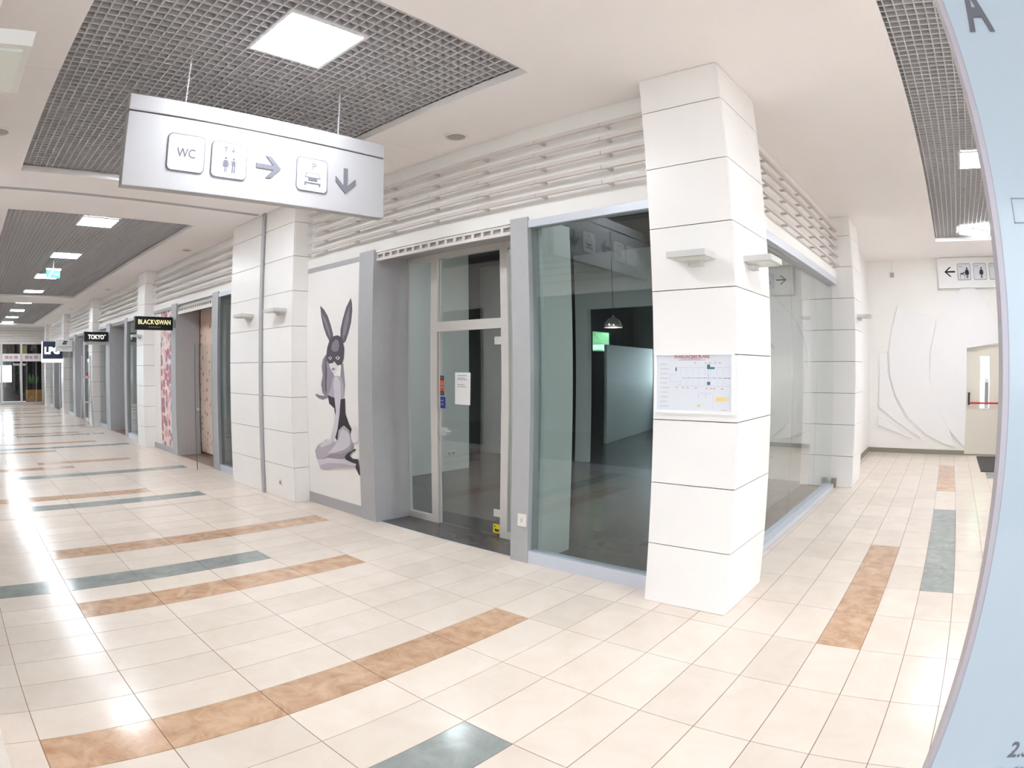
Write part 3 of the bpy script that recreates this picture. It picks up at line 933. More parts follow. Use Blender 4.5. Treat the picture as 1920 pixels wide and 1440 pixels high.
# side window in the passage
t = struct('window_2', 'tall butt-jointed side window along the passage', (-1.04, 3.1, 0))
box('sill_rail', -1.10, -0.955, 0.975, 5.37, 0, 0.06, 'sill_metal', t)
box('head_rail', -1.10, -0.955, 0.975, 5.37, 2.84, 2.93, 'sill_metal', t)
for y0, y1 in ((0.975, 1.66), (1.66, 2.93), (2.93, 4.20), (4.20, 5.37)):
    box('pane', -1.045, -1.035, y0 + 0.003, y1 - 0.003, 0.06, 2.84, 'clear_glass', t)
box('end_stop', -1.0, -0.93, 5.28, 5.365, 0, 0.13, 'baseboard', t)

# ------------------------------------------------------------------ shops further along
def bay(n, x1, x0, g1, p1, r0, p0, label, left_m='green_glass', depth=0.86, back='grey_panel'):
    """x1 right column, g1 end of the right pane, p1 right post's left edge, r0 recess end, p0 left post's left edge, x0 left column"""
    shop_window(n, g1, x1, 'shop window right of the entrance of ' + label)
    rc = struct('wall_recess', 'grey posts and recess walls of ' + label)
    post(p1, g1, rc)
    post(p0, r0, rc)
    box('side_wall', r0 - 0.1, r0, 0.50, depth, 0, 2.93, 'grey_panel', rc)
    box('side_wall', p1, p1 + 0.1, 0.50, depth, 0, 2.93, 'grey_panel', rc)
    box('recess_soffit', r0, p1, 0.42, depth, 2.87, 2.93, 'grey_panel', rc)
    return rc


L2, L3, L4, L5 = 'the shop with the floral panel', 'the third shop', 'the fourth shop', 'the last shop'
rc = bay(3, -8.02, -12.76, -9.0, -9.27, -11.15, -11.45, L2)
box('rear_wall', -12.9, -7.9, 3.4, 3.5, 0, 3.7, 'shop_wall', rc)
fp = struct('wall_panel_floral', 'panel with a floral print in red and purple beside the grey post')
box('print_board', -12.76, -11.45, 0.41, 0.42, 0.11, 2.87, 'floral_print', fp)
box('cream_edge', -12.755, -12.30, 0.400, 0.41, 0.11, 2.865, 'white_paint', fp)
box('base_strip', -12.76, -11.45, 0.37, 0.42, 0, 0.11, 'grey_panel', fp)
box('top_strip', -12.76, -11.45, 0.37, 0.42, 2.87, 2.93, 'grey_panel', fp)
box('backing', -12.76, -11.45, 0.42, 0.50, 0, 2.93, 'white_paint', fp)
# shutter edge, open glass door and inner floral panel
sh2 = thing('roller_shutter', 'white perforated bottom rail of the shutter above the open glass door', 'shutter', (-10.2, 0.40, 2.7))
b = MB().box(-11.14, -9.28, 0.385, 0.405, 2.855, 2.87).box(-11.14, -9.28, 0.385, 0.405, 2.74, 2.80)
for k in range(19):
    x = -11.13 + k * (1.84 / 18)
    b.box(x - 0.02 if k else -11.14, x + 0.02 if k < 18 else -9.28, 0.387, 0.403, 2.80, 2.855)
b.build('perforated_rail', 'shutter_white', sh2)
box('slats_behind', -11.14, -9.28, 0.412, 0.425, 2.74, 2.87, 'dark_void', sh2)
d2 = struct('door_2', 'open frameless glass door of the shop with the floral panel', (-9.2, 0.2, 0))
box('door_leaf', -9.225, -9.213, 0.03, 0.40, 0.012, 2.10, 'clear_glass', d2)
box('leaf_edge', -9.226, -9.212, 0.022, 0.03, 0.012, 2.10, 'print_grey', d2)
box('door_handle', -9.25, -9.19, 0.07, 0.10, 1.0, 1.04, 'steel', d2)
box('frame_post', -10.12, -10.06, 0.86, 0.92, 0, 2.75, 'alu_light', d2)
box('frame_post', -9.36, -9.30, 0.86, 0.92, 0, 2.75, 'alu_light', d2)
box('frame_head', -10.12, -9.30, 0.86, 0.92, 2.08, 2.14, 'alu_light', d2)
box('floral_side', -11.15, -10.12, 0.88, 0.92, 0.05, 2.85, 'peach_print', d2)
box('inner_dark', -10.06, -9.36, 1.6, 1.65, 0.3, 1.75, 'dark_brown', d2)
fb = thing('fabric_bundle', 'pink fabric bundle on the shop window floor beside the white column', 'fabric', (-8.6, 0.75, 0))
pts = []
b = MB()
bmesh.ops.create_icosphere(b.bm, subdivisions=3, radius=1.0)
for v in b.bm.verts:
    n_ = 1 + 0.18 * math.sin(7 * v.co.x + 3 * v.co.y) * math.cos(6 * v.co.z + 2 * v.co.y)
    v.co = Vector((v.co.x * 0.34 * n_ - 8.56, v.co.y * 0.22 * n_ + 0.78, max(0.0, v.co.z * 0.20 * n_ + 0.13)))
b.build('folds', 'fabric_pink', fb, smooth=True)
box('tray', -8.95, -8.12, 0.52, 1.05, 0.0, 0.02, 'white_plastic', fb)

rc = bay(4, -13.35, -18.56, -15.05, -15.3, -17.0, -17.5, L3)
box('rear_wall', -18.6, -13.3, 2.4, 2.5, 0, 3.7, 'shop_wall', rc)
box('shutter_wall', -17.0, -15.3, 0.80, 0.86, 0, 2.87, 'grey_panel', rc)
shop_window(5, -18.56, -17.5, 'narrow shop window left of the entrance of ' + L3)
rc = bay(6, -19.15, -24.5, -20.9, -21.15, -22.85, -23.35, L4)
box('rear_wall', -24.5, -19.1, 2.4, 2.5, 0, 3.7, 'shop_wall', rc)
box('shutter_wall', -22.85, -21.15, 0.80, 0.86, 0, 2.87, 'grey_panel', rc)
shop_window(7, -24.5, -23.35, 'narrow shop window left of the entrance of ' + L4)
rc = bay(8, -25.1, -30.4, -26.8, -27.05, -28.75, -29.2, L5)
box('rear_wall', -30.4, -25.0, 2.4, 2.5, 0, 3.7, 'shop_wall', rc)
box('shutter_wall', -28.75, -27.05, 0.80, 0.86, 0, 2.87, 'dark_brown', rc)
shop_window(9, -30.4, -29.2, 'narrow shop window left of the entrance of ' + L5)
wz = struct('wall_rear', 'outer walls closing the rooms around the corridor')
MB().box(-33.0, -8.1, 3.5, 3.6, 0, 3.8).box(-13.1, -13.0, 0.52, 3.5, 0, 3.8).box(-18.9, -18.8, 0.52, 3.5, 0, 3.8).box(-24.85, -24.75, 0.52, 3.5, 0, 3.8).box(-32.75, -32.65, 0.52, 3.5, 0, 3.8).box(-33.0, -8.1, 0.52, 3.6, 3.8, 3.85).build('room_shell', 'white_paint', wz)
MB().box(-1.1, 3.6, 9.7, 9.8, 2.3, 3.9).build('outer_shell', 'white_paint', wz)

# ------------------------------------------------------------------ wall at the end of the corridor
we = struct('wall_end', 'glazed wall closing the far end of the corridor')
EX = -32.7
box('upper_wall', EX - 0.1, EX, -4.12, 0.42, 2.97, 3.81, 'white_paint', we)
for z in RZ:
    box('rail', EX + 0.06, EX + 0.09, -4.0, 0.36, z - 0.016, z + 0.016, 'rail_beige', we)
box('notice_band', EX - 0.05, EX, -4.12, 0.40, 2.12, 2.50, 'white_panel', we)
for y in (-4.12, -3.05, -2.0, -0.9, 0.28):
    box('mullion', EX - 0.08, EX + 0.02, y - 0.06, y + 0.06, 0, 2.97, 'alu_light', we)
for y0, y1 in ((-4.06, -3.11), (-2.99, -2.06), (-1.94, -0.96), (-0.84, 0.22)):
    box('pane', EX - 0.03, EX - 0.02, y0, y1, 0.1, 2.12, 'clear_glass', we)
    box('transom_pane', EX - 0.03, EX - 0.02, y0, y1, 2.50, 2.97, 'clear_glass', we)
    box('bottom_rail', EX - 0.05, EX, y0, y1, 0, 0.1, 'alu_light', we)
    flat('band_print', [rect(y0 + 0.15, 2.25, y0 + 0.35, 2.40), rect(y0 + 0.40, 2.25, y0 + 0.55, 2.38), rect(y0 + 0.65, 2.25, y0 + 0.85, 2.40)], (EX, 0, 0), YR, ZR, 'print_pink', we)
ro = struct('wall_lobby', 'dark low wall and bright windows of the room behind the glazed end wall')
MB().box(-36.0, -35.9, -4.2, 0.9, 0, 1.05).box(-36.0, -35.9, -1.2, 0.9, 1.05, 3.2).box(-36.0, -35.9, -4.2, -2.9, 1.05, 3.2).box(-36.0, -35.9, -2.9, -1.2, 1.95, 3.2).box(-36.2, -32.8, -4.3, -4.2, 0, 3.3).box(-36.2, -32.8, 0.9, 1.0, 0, 3.3).build('low_wall', 'dark_brown', ro)
box('lobby_ceiling', -36.2, -32.8, -4.3, 1.0, 3.2, 3.3, 'shop_wall', ro)
box('lobby_floor', -36.2, -33.0, -4.3, 1.0, -0.06, -0.01, 'shop_tile', ro)
pt = thing('planter', 'wooden planter box with a leafy plant behind the glazed end wall', 'planter', (-33.3, -0.1, 0))
box('wooden_box', -33.55, -33.05, -0.60, 0.30, 0, 0.70, 'wood', pt)
box('dark_rim', -33.53, -33.07, -0.58, 0.28, 0.70, 1.0, 'soil', pt)
for k in range(14):
    a = random.uniform(0, 6.28)
    y, x = -0.15 + random.uniform(-0.3, 0.3), -33.3 + random.uniform(-0.15, 0.15)
    hgt, ln = random.uniform(0.25, 0.6), random.uniform(0.1, 0.3)
    tip = Vector((x + math.cos(a) * ln, y + math.sin(a) * ln, 1.0 + hgt))
    bse = Vector((x, y, 0.98))
    mid = (tip + bse) / 2 + Vector((0, 0, 0.06))
    sd = Vector((-math.sin(a), math.cos(a), 0)) * 0.035
    b = MB()
    b.poly([bse, mid - sd, tip])
    b.poly([bse, tip, mid + sd])
    b.build('leaf', 'leaf', pt)
yb = thing('banner', 'yellow lit banner behind the glazed end wall', 'banner', (-34.2, -0.55, 2.5))
box('cloth', -34.22, -34.2, -0.75, -0.45, 2.45, 2.95, 'sticker_yellow', yb)
box('hanging_bar', -34.23, -34.19, -0.78, -0.42, 2.95, 2.98, 'grey_metal', yb)

# ------------------------------------------------------------------ hanging direction sign
TL = 0.0189
SO = Vector((-3.19, -1.78, 3.16))
SR = Vector((0, math.cos(TL), math.sin(TL)))
SU = Vector((0, -math.sin(TL), math.cos(TL)))
sg = thing('hanging_sign', 'long silver direction sign hanging from the grille by two wires', 'sign', (-3.23, -1.78, 2.84))
slab('sign_body', [rect(-1.055, -0.316, 1.055, 0.190)], SO, SR, SU, -0.08, 'brushed_silver', sg, lift=0.0, bevel=0.004)
slab('top_rail', [rect(-1.06, 0.198, 1.055, 0.313)], SO, SR, SU, -0.08, 'brushed_silver', sg, lift=0.004, bevel=0.006)
slab('groove', [rect(-1.05, 0.186, 1.05, 0.202)], SO, SR, SU, -0.06, 'print_dark', sg, lift=-0.01)
for y in (-0.65, 0.62):
    a = SO + SR * y + SU * 0.312 - XR * 0.036
    b = MB()
    n = 60
    zt = 3.90
    for ph in (0, math.pi):
        b.tube([(a.x + 0.004 * math.cos(ph + k * 0.9), a.y + 0.004 * math.sin(ph + k * 0.9), a.z + (zt - a.z) * k / n) for k in range(n + 1)], 0.0032, 5)
    b.build('wire', 'steel', sg)


def plate(cx, cy, w=0.272, h=0.262):
    p = slab('icon_plate', [rrect(cx, cy, w, h, 0.035)], SO, SR, SU, 0.006, 'print_grey', sg)
    slab('icon_face', [rrect(cx, cy, w - 0.014, h - 0.014, 0.03)], SO, SR, SU, 0.0075, 'sign_white', p)
    return p


def arrow2(cx, cy, L, ang, w, span, depth):
    """straight shaft with an open chevron head, one outline"""
    def rt(x, y):
        c, s = math.cos(ang), math.sin(ang)
        return (cx + x * c - y * s, cy + x * s + y * c)
    h = L / 2
    ax, bx = h - w * 1.3, h - depth - w * 1.25
    xi = ax + (bx - ax) * (w / 2 / span)
    pts = [(-h, w / 2), (xi, w / 2), (bx, span), (h - depth, span), (h, 0), (h - depth, -span), (bx, -span), (xi, -w / 2), (-h, -w / 2)]
    return [[rt(*p) for p in pts[::-1]]]


def sprint(name, loops, m, parent, lift=0.009, split=True):
    return flat(name, loops, SO, SR, SU, m, parent, lift=lift, split=split)


def woman(cx, z0, h):
    return [disc(cx, z0 + h * 0.92, h * 0.085), [(cx - h * 0.10, z0 + h * 0.80), (cx + h * 0.10, z0 + h * 0.80), (cx + h * 0.22, z0 + h * 0.34), (cx - h * 0.22, z0 + h * 0.34)],
            rect(cx - h * 0.09, z0, cx - h * 0.02, z0 + h * 0.34), rect(cx + h * 0.02, z0, cx + h * 0.09, z0 + h * 0.34),
            [(cx - h * 0.10, z0 + h * 0.80), (cx - h * 0.14, z0 + h * 0.78), (cx - h * 0.27, z0 + h * 0.50), (cx - h * 0.21, z0 + h * 0.48)],
            [(cx + h * 0.10, z0 + h * 0.80), (cx + h * 0.21, z0 + h * 0.48), (cx + h * 0.27, z0 + h * 0.50), (cx + h * 0.14, z0 + h * 0.78)]]


def man(cx, z0, h):
    return [disc(cx, z0 + h * 0.92, h * 0.085), rect(cx - h * 0.13, z0 + h * 0.45, cx + h * 0.13, z0 + h * 0.80), rect(cx - h * 0.12, z0, cx - h * 0.02, z0 + h * 0.45),
            rect(cx + h * 0.02, z0, cx + h * 0.12, z0 + h * 0.45), rect(cx - h * 0.22, z0 + h * 0.44, cx - h * 0.16, z0 + h * 0.80), rect(cx + h * 0.16, z0 + h * 0.44, cx + h * 0.22, z0 + h * 0.80)]


p1 = plate(-0.626, -0.054)
text('WC', 0.062, SO + SR * -0.626 + SU * -0.085, SR, SU, 'print_grey', p1, lift=0.009, width=0.135, bold=0.012)
p2 = plate(-0.306, -0.06)
for a_ in (arrow2(-0.336, 0.02, 0.042, math.pi / 2, 0.008, 0.016, 0.014), arrow2(-0.278, 0.02, 0.042, -math.pi / 2, 0.008, 0.016, 0.014)):
    sprint('lift_arrow', a_, 'print_grey', p2, split=False)
for a_ in (woman(-0.332, -0.148, 0.11), man(-0.272, -0.148, 0.108)):
    sprint('passenger', a_, 'print_grey', p2, split=False)
sprint('cabin_outline', [rect(-0.39, -0.166, -0.225, -0.163), rect(-0.39, -0.166, -0.387, -0.06), rect(-0.228, -0.166, -0.225, -0.06)], 'print_pale', p2)
for lp in arrow2(0.005, -0.06, 0.20, 0, 0.034, 0.082, 0.082):
    slab('direction_arrow', [lp], SO, SR, SU, 0.006, 'print_grey', sg)
p3 = plate(0.372, -0.064)
text('P', 0.052, SO + SR * 0.385 + SU * -0.022, SR, SU, 'print_grey', p3, lift=0.009, bold=0.01)
car = [[(0.318, -0.049), (0.424, -0.049), (0.446, -0.083), (0.446, -0.090), (0.306, -0.090), (0.306, -0.083)]]
sprint('car_roof', car, 'print_grey', p3)
sprint('car_window', [[(0.325, -0.055), (0.418, -0.055), (0.436, -0.081), (0.315, -0.081)]], 'sign_white', p3, lift=0.0098)
sprint('car_grille', [rect(0.336, -0.108, 0.415, -0.083)], 'print_grey', p3, lift=0.0104)
sprint('car_bumper', [rect(0.304, -0.136, 0.446, -0.122), rect(0.304, -0.151, 0.320, -0.136), rect(0.430, -0.151, 0.446, -0.136), rect(0.304, -0.112, 0.446, -0.109)], 'print_grey', p3)
for lp in arrow2(0.677, -0.062, 0.205, -math.pi / 2, 0.036, 0.092, 0.085):
    slab('direction_arrow', [lp], SO, SR, SU, 0.006, 'print_grey', sg)

# ------------------------------------------------------------------ evacuation plan
ev = thing('evacuation_plan', 'framed evacuation plan with red heading on the corner column', 'plan', (-1.03, 0.16, 1.37))
ex0, ex1, ez0, ez1 = -1.332, -0.735, 1.375, 1.782
for nm, q in (('frame_rail', rect(ex0, ez0, ex1, ez0 + 0.018)), ('frame_rail', rect(ex0, ez1 - 0.018, ex1, ez1)), ('frame_rail', rect(ex0, ez0 + 0.018, ex0 + 0.018, ez1 - 0.018)), ('frame_rail', rect(ex1 - 0.018, ez0 + 0.018, ex1, ez1 - 0.018))):
    slab(nm, [q], (0, 0.17, 0), XR, ZR, 0.018, 'sign_white', ev, lift=0.0)
sheet = slab('sheet', [rect(ex0 + 0.018, ez0 + 0.018, ex1 - 0.018, ez1 - 0.018)], (0, 0.17, 0), XR, ZR, 0.008, 'paper', ev)
EO = (0, 0.17, 0)


def ep(u, v):
    """fractions of the sheet, v from the top"""
    return ex0 + 0.018 + u * (ex1 - ex0 - 0.036), ez1 - 0.018 - v * (ez1 - ez0 - 0.036)


def er(u0, v0, u1, v1):
    a, b = ep(u0, v1), ep(u1, v0)
    return rect(a[0], a[1], b[0], b[1])


text('EVAKUĀCIJAS PLĀNS', 0.020, (ep(0.48, 0.055)[0], 0.17, ep(0.48, 0.055)[1]), XR, ZR, 'print_red', sheet, lift=0.009, width=0.26, bold=0.02)
flat('plan_fine_text', [er(0.30, 0.085, 0.66, 0.093), er(0.33, 0.065, 0.60, 0.073)] + [er(0.05, 0.16 + 0.085 * k, 0.05 + (0.09, 0.12, 0.10, 0.11)[k % 4], 0.166 + 0.085 * k) for k in range(10)], EO, XR, ZR, 'print_pale', sheet, lift=0.009)
flat('plan_walls', [er(0.27, 0.22, 0.98, 0.224), er(0.27, 0.55, 0.98, 0.554), er(0.18, 0.35, 0.184, 0.48), er(0.18, 0.476, 0.30, 0.48), er(0.18, 0.35, 0.27, 0.354)] + [er(0.33 + 0.08 * k, 0.22, 0.332 + 0.08 * k, 0.36) for k in range(8)] + [er(0.33 + 0.08 * k, 0.44, 0.332 + 0.08 * k, 0.55) for k in range(8)], EO, XR, ZR, 'print_blue', sheet, lift=0.009)
flat('plan_corridor', [er(0.35, 0.405, 0.98, 0.412), er(0.695, 0.25, 0.700, 0.47)] + [er(u, 0.400, u + 0.018, 0.418) for u in (0.36, 0.43, 0.56, 0.64, 0.77, 0.84, 0.91, 0.96)], EO, XR, ZR, 'print_blue', sheet, lift=0.0094)
flat('plan_stairs', [er(0.682, 0.17, 0.722, 0.25), er(0.722, 0.215, 0.780, 0.25), er(0.682, 0.475, 0.722, 0.53), er(0.258, 0.22, 0.275, 0.29)], EO, XR, ZR, 'print_teal', sheet, lift=0.0098)
flat('plan_marks', [er(u, v, u + 0.03, v + 0.018) for u, v in ((0.26, 0.575), (0.35, 0.575), (0.41, 0.575), (0.52, 0.58), (0.66, 0.585), (0.72, 0.585), (0.76, 0.585), (0.86, 0.59), (0.51, 0.13), (0.65, 0.135), (0.705, 0.135), (0.77, 0.135), (0.83, 0.135))], EO, XR, ZR, 'print_pink', sheet, lift=0.0098)
flat('plan_legend', [er(0.57, 0.675, 0.74, 0.68), er(0.56, 0.71, 0.575, 0.72), er(0.66, 0.715, 0.675, 0.725), er(0.56, 0.75, 0.575, 0.76), er(0.66, 0.755, 0.675, 0.765), er(0.76, 0.68, 0.762, 0.96), er(0.86, 0.965, 0.94, 0.975)], EO, XR, ZR, 'print_pink', sheet, lift=0.0098)
flat('plan_yellow', [er(0.80, 0.75, 0.94, 0.81), er(0.555, 0.88, 0.59, 0.92)], EO, XR, ZR, 'print_yellow', sheet, lift=0.0098)

# ------------------------------------------------------------------ blade signs along the corridor
def blade(name, X, y0, y1, z0, z1, body, label, thick=0.10, wall=0.345):
    t = thing(name, label, 'sign', (X, (y0 + y1) / 2, z0), 'shop signs sticking out over the corridor')
    box('sign_box', X - thick, X, y0, y1, z0, z1, body, t, 0.004)
    box('sign_bracket', X - thick * 0.8, X - thick * 0.2, y1, wall, z0 + 0.05, z1 - 0.05, 'grey_metal', t)
    return t


bs = blade('shop_sign', -11.22, -0.48, 0.31, 2.435, 2.69, 'black_sign', 'black sign with gold letters and a small bird emblem')
text('BLACK', 0.085, (-11.22, -0.255, 2.545), YR, ZR, 'gold_letter', bs, lift=0.003, width=0.33, bold=0.01)
text('SWAN', 0.085, (-11.22, 0.115, 2.545), YR, ZR, 'gold_letter', bs, lift=0.003, width=0.29, bold=0.01)
flat('swan_emblem', [[(-0.085, 2.63), (-0.06, 2.60), (-0.04, 2.56), (-0.02, 2.54), (-0.035, 2.535), (-0.06, 2.56), (-0.08, 2.60)], [(-0.05, 2.63), (-0.03, 2.60), (-0.01, 2.57), (-0.02, 2.60), (-0.035, 2.625)]], (-11.22, 0, 0), YR, ZR, 'gold_letter', bs, lift=0.003)
flat('sub_line', [rect(-0.20, 2.485, 0.06, 2.495)], (-11.22, 0, 0), YR, ZR, 'print_pale', bs, lift=0.003)
tk = blade('shop_sign', -17.12, -0.38, 0.33, 2.455, 2.72, 'black_sign', 'black sign with white letters above the leaning display stand')
text('TOKYO', 0.115, (-17.12, -0.03, 2.525), YR, ZR, 'lit_letter', tk, lift=0.003, width=0.47, bold=0.01)
flat('ring_mark', [disc(0.235, 2.635, 0.016)], (-17.12, 0, 0), YR, ZR, 'lit_letter', tk, lift=0.003)
ws = blade('shop_sign', -23.2, -0.36, 0.30, 2.35, 2.77, 'sign_white', 'small white sign with a black square emblem', 0.06, wall=0.39)
flat('square_emblem', [[(-0.10, 2.60), (-0.03, 2.60), (0.0, 2.66), (-0.07, 2.66)], [(-0.02, 2.60), (0.05, 2.60), (0.08, 2.66), (0.01, 2.66)], [(-0.07, 2.67), (0.0, 2.67), (0.03, 2.73), (-0.04, 2.73)], [(0.01, 2.67), (0.08, 2.67), (0.11, 2.73), (0.04, 2.73)]], (-23.2, 0, 0), YR, ZR, 'print_dark', ws, lift=0.003)
flat('name_line', [rect(-0.26, 2.50, 0.26, 2.525), rect(-0.10, 2.44, 0.12, 2.455)], (-23.2, 0, 0), YR, ZR, 'print_pale', ws, lift=0.003)
lp = blade('shop_sign', -24.45, -0.72, 0.10, 2.10, 2.76, 'navy_sign', 'dark blue sign with thick white letters and a lit white foot')
text('LPG', 0.24, (-24.45, -0.33, 2.30), YR, ZR, 'lit_letter', lp, lift=0.003, width=0.62, bold=0.05)
box('lit_foot', -24.56, -24.43, -0.73, 0.10, 1.97, 2.10, 'lit_letter', lp)
box('lit_side', -24.56, -24.43, -0.75, -0.72, 1.97, 2.76, 'lit_letter', lp)
wb = blade('shop_sign', -17.25, -0.36, 0.33, 2.37, 2.445, 'sign_white', 'narrow white sign strip under the black sign with white letters', 0.05)

ex = thing('exit_sign', 'green lit emergency exit sign hanging from the grille', 'sign', (-12.4, -2.0, 3.49))
box('lit_panel', -12.42, -12.39, -2.14, -1.85, 3.50, 3.65, 'exit_green', ex)
flat('running_figure', [[(-2.10, 3.52), (-2.07, 3.52), (-2.03, 3.57), (-2.0, 3.62), (-2.03, 3.63), (-2.07, 3.58)], disc(-2.0, 3.635, 0.012), rect(-1.97, 3.565, -1.90, 3.58), [(-1.90, 3.55), (-1.87, 3.572), (-1.90, 3.595)]], (-12.39, 0, 0), YR, ZR, 'exit_white', ex, lift=0.002)
box('mount_bar', -12.43, -12.38, -2.16, -1.83, 3.65, 3.69, 'grey_metal', ex)
MB().tube([(-12.405, -2.0, 3.69), (-12.405, -2.0, 3.90)], 0.008, 6).build('rod', 'grey_metal', ex)

# leaning display stand beside the far column
ds = thing('display_stand', 'slanted silver display stand in front of the far shop', 'stand', (-18.7, 0.0, 0))
for y in (-0.16, 0.10):
    MB().tube([(-18.35, y, 0.02), (-18.55, y + 0.01, 0.8), (-18.75, y + 0.02, 1.5), (-18.78, y + 0.02, 2.1)], 0.022, 8).build('leg', 'steel', ds)
    MB().tube([(-19.1, y, 0.02), (-18.8, y + 0.01, 1.0), (-18.72, y + 0.02, 1.5)], 0.018, 8).build('leg', 'steel', ds)
MB().prism([(-18.52, -0.14, 0.7), (-18.52, 0.09, 0.7), (-18.56, 0.09, 0.75), (-18.56, -0.14, 0.75)], (-0.02, 0, 0)).build('cross_bar', 'steel', ds)
MB().prism([(-18.72, -0.14, 1.42), (-18.72, 0.11, 1.42), (-18.75, 0.11, 1.5), (-18.75, -0.14, 1.5)], (-0.02, 0, 0)).build('cross_bar', 'steel', ds)
box('red_tag', -18.62, -18.60, -0.03, 0.03, 1.50, 1.60, 'print_red', ds)
box('foot_bar', -18.38, -18.33, -0.30, 0.14, 0.0, 0.03, 'steel', ds)

# ------------------------------------------------------------------ information pylon close to the camera
py = thing('information_pylon', 'tall pale blue information pylon standing at the right edge', 'pylon', (1.2, -2.81, 0))
box('face_board', 0.752, 1.75, -2.85, -2.785, 0.02, 2.75, 'pylon_face', py, 0.004)
box('edge_profile', 0.742, 0.752, -2.848, -2.775, 0.02, 2.75, 'pylon_edge', py)
box('foot', 0.72, 1.78, -2.95, -2.70, 0, 0.02, 'pylon_edge', py)
PO = Vector((0, -2.85, 0))
text('A', 0.085, Vector((0.8045, -2.85, 2.157)), XR, ZR, 'print_grey', py, lift=0.002, width=0.048, bold=0.03)
text('2.S', 0.028, Vector((0.893, -2.85, 1.116)), XR, ZR, 'print_grey', py, lift=0.002, align='LEFT', bold=0.01)
text('3.SU', 0.028, Vector((0.887, -2.85, 1.066)), XR, ZR, 'print_grey', py, lift=0.002, align='LEFT', bold=0.01)
fr_ = rect(0.777, 1.868, 0.95, 1.902)
flat('outline_box', [rect(0.777, 1.868, 0.95, 1.8692), rect(0.777, 1.9008, 0.95, 1.902), rect(0.777, 1.868, 0.7784, 1.902), rect(0.9486, 1.868, 0.95, 1.902)], PO, XR, ZR, 'print_pale', py, lift=0.002)

# ------------------------------------------------------------------ back wall of the passage
wb_ = struct('wall_back', 'white wall with curved reliefs at the end of the passage')
box('wall_left_part', -1.0, 1.13, 9.55, 9.70, 0, 3.81, 'white_paint', wb_)
box('wall_right_part', 1.96, 3.5, 9.55, 9.70, 0, 3.81, 'white_paint', wb_)
box('wall_over_door', 1.13, 1.96, 9.55, 9.70, 2.11, 3.81, 'white_paint', wb_)
for nm, q in RELIEF.items():
    slab('curved_relief', [q], (0, 9.55, 0), XR, ZR, 0.05, 'relief_paint', wb_, bevel=0.006)
bb_ = struct('baseboard_back', 'olive grey metal skirting along the passage walls')
box('back_strip', -1.0, 1.13, 9.535, 9.55, 0, 0.09, 'baseboard', bb_)
box('side_strip', -1.0, -0.985, 6.2, 9.535, 0, 0.09, 'baseboard', bb_)
bd = struct('door_3', 'cream emergency door with a narrow window and red push bar', (1.54, 9.6, 0))
MB().box(1.13, 1.44, 9.60, 9.65, 0.018, 2.11).box(1.655, 1.96, 9.60, 9.65, 0.018, 2.11).box(1.44, 1.655, 9.60, 9.65, 0.018, 0.905).box(1.44, 1.655, 9.60, 9.65, 1.905, 2.11).build('door_leaf', 'door_cream', bd)
box('window_pane', 1.44, 1.655, 9.62, 9.63, 0.905, 1.905, 'clear_glass', bd)
for q in ((1.425, 1.44, 0.89, 1.92), (1.655, 1.67, 0.89, 1.92)):
    box('window_bead', q[0], q[1], 9.592, 9.60, q[2], q[3], 'door_cream', bd)
MB().tube([(1.20, 9.52, 1.01), (1.93, 9.52, 1.01)], 0.018, 10).build('push_bar', 'red_bar', bd)
for x in (1.185, 1.93):
    box('bar_housing', x - 0.02, x + 0.02, 9.53, 9.60, 0.97, 1.21, 'black_plastic', bd, 0.006)
    box('bar_arm', x - 0.012, x + 0.012, 9.50, 9.53, 0.99, 1.04, 'black_plastic', bd)
box('door_closer', 1.18, 1.39, 9.56, 9.60, 2.02, 2.07, 'alu_light', bd)
box('red_sticker', 1.90, 1.93, 9.597, 9.60, 1.25, 1.28, 'print_red', bd)
box('door_sill', 1.13, 1.96, 9.55, 9.66, 0, 0.018, 'baseboard', bd)
mt = thing('door_mat', 'dark rubber mat in front of the emergency door', 'mat', (1.75, 8.4, 0))
MB().box(1.43, 2.30, 7.45, 9.36, 0.0, 0.012).bevel(0.004).build('pile', 'rubber_mat', mt)
MB().box(1.41, 2.32, 7.43, 7.45, 0.0, 0.008).box(1.41, 2.32, 9.36, 9.38, 0.0, 0.008).box(1.41, 1.43, 7.45, 9.36, 0.0, 0.008).box(2.30, 2.32, 7.45, 9.36, 0.0, 0.008).build('border', 'black_plastic', mt)
sd_ = thing('wall_sensor', 'small grey sensor box on a conduit high on the back wall', 'sensor', (-0.46, 9.54, 3.45))
box('sensor_box', -0.50, -0.42, 9.49, 9.55, 3.47, 3.56, 'speaker_grey', sd_, 0.004)
box('conduit', -0.466, -0.454, 9.535, 9.55, 3.56, 3.81, 'white_plastic', sd_)
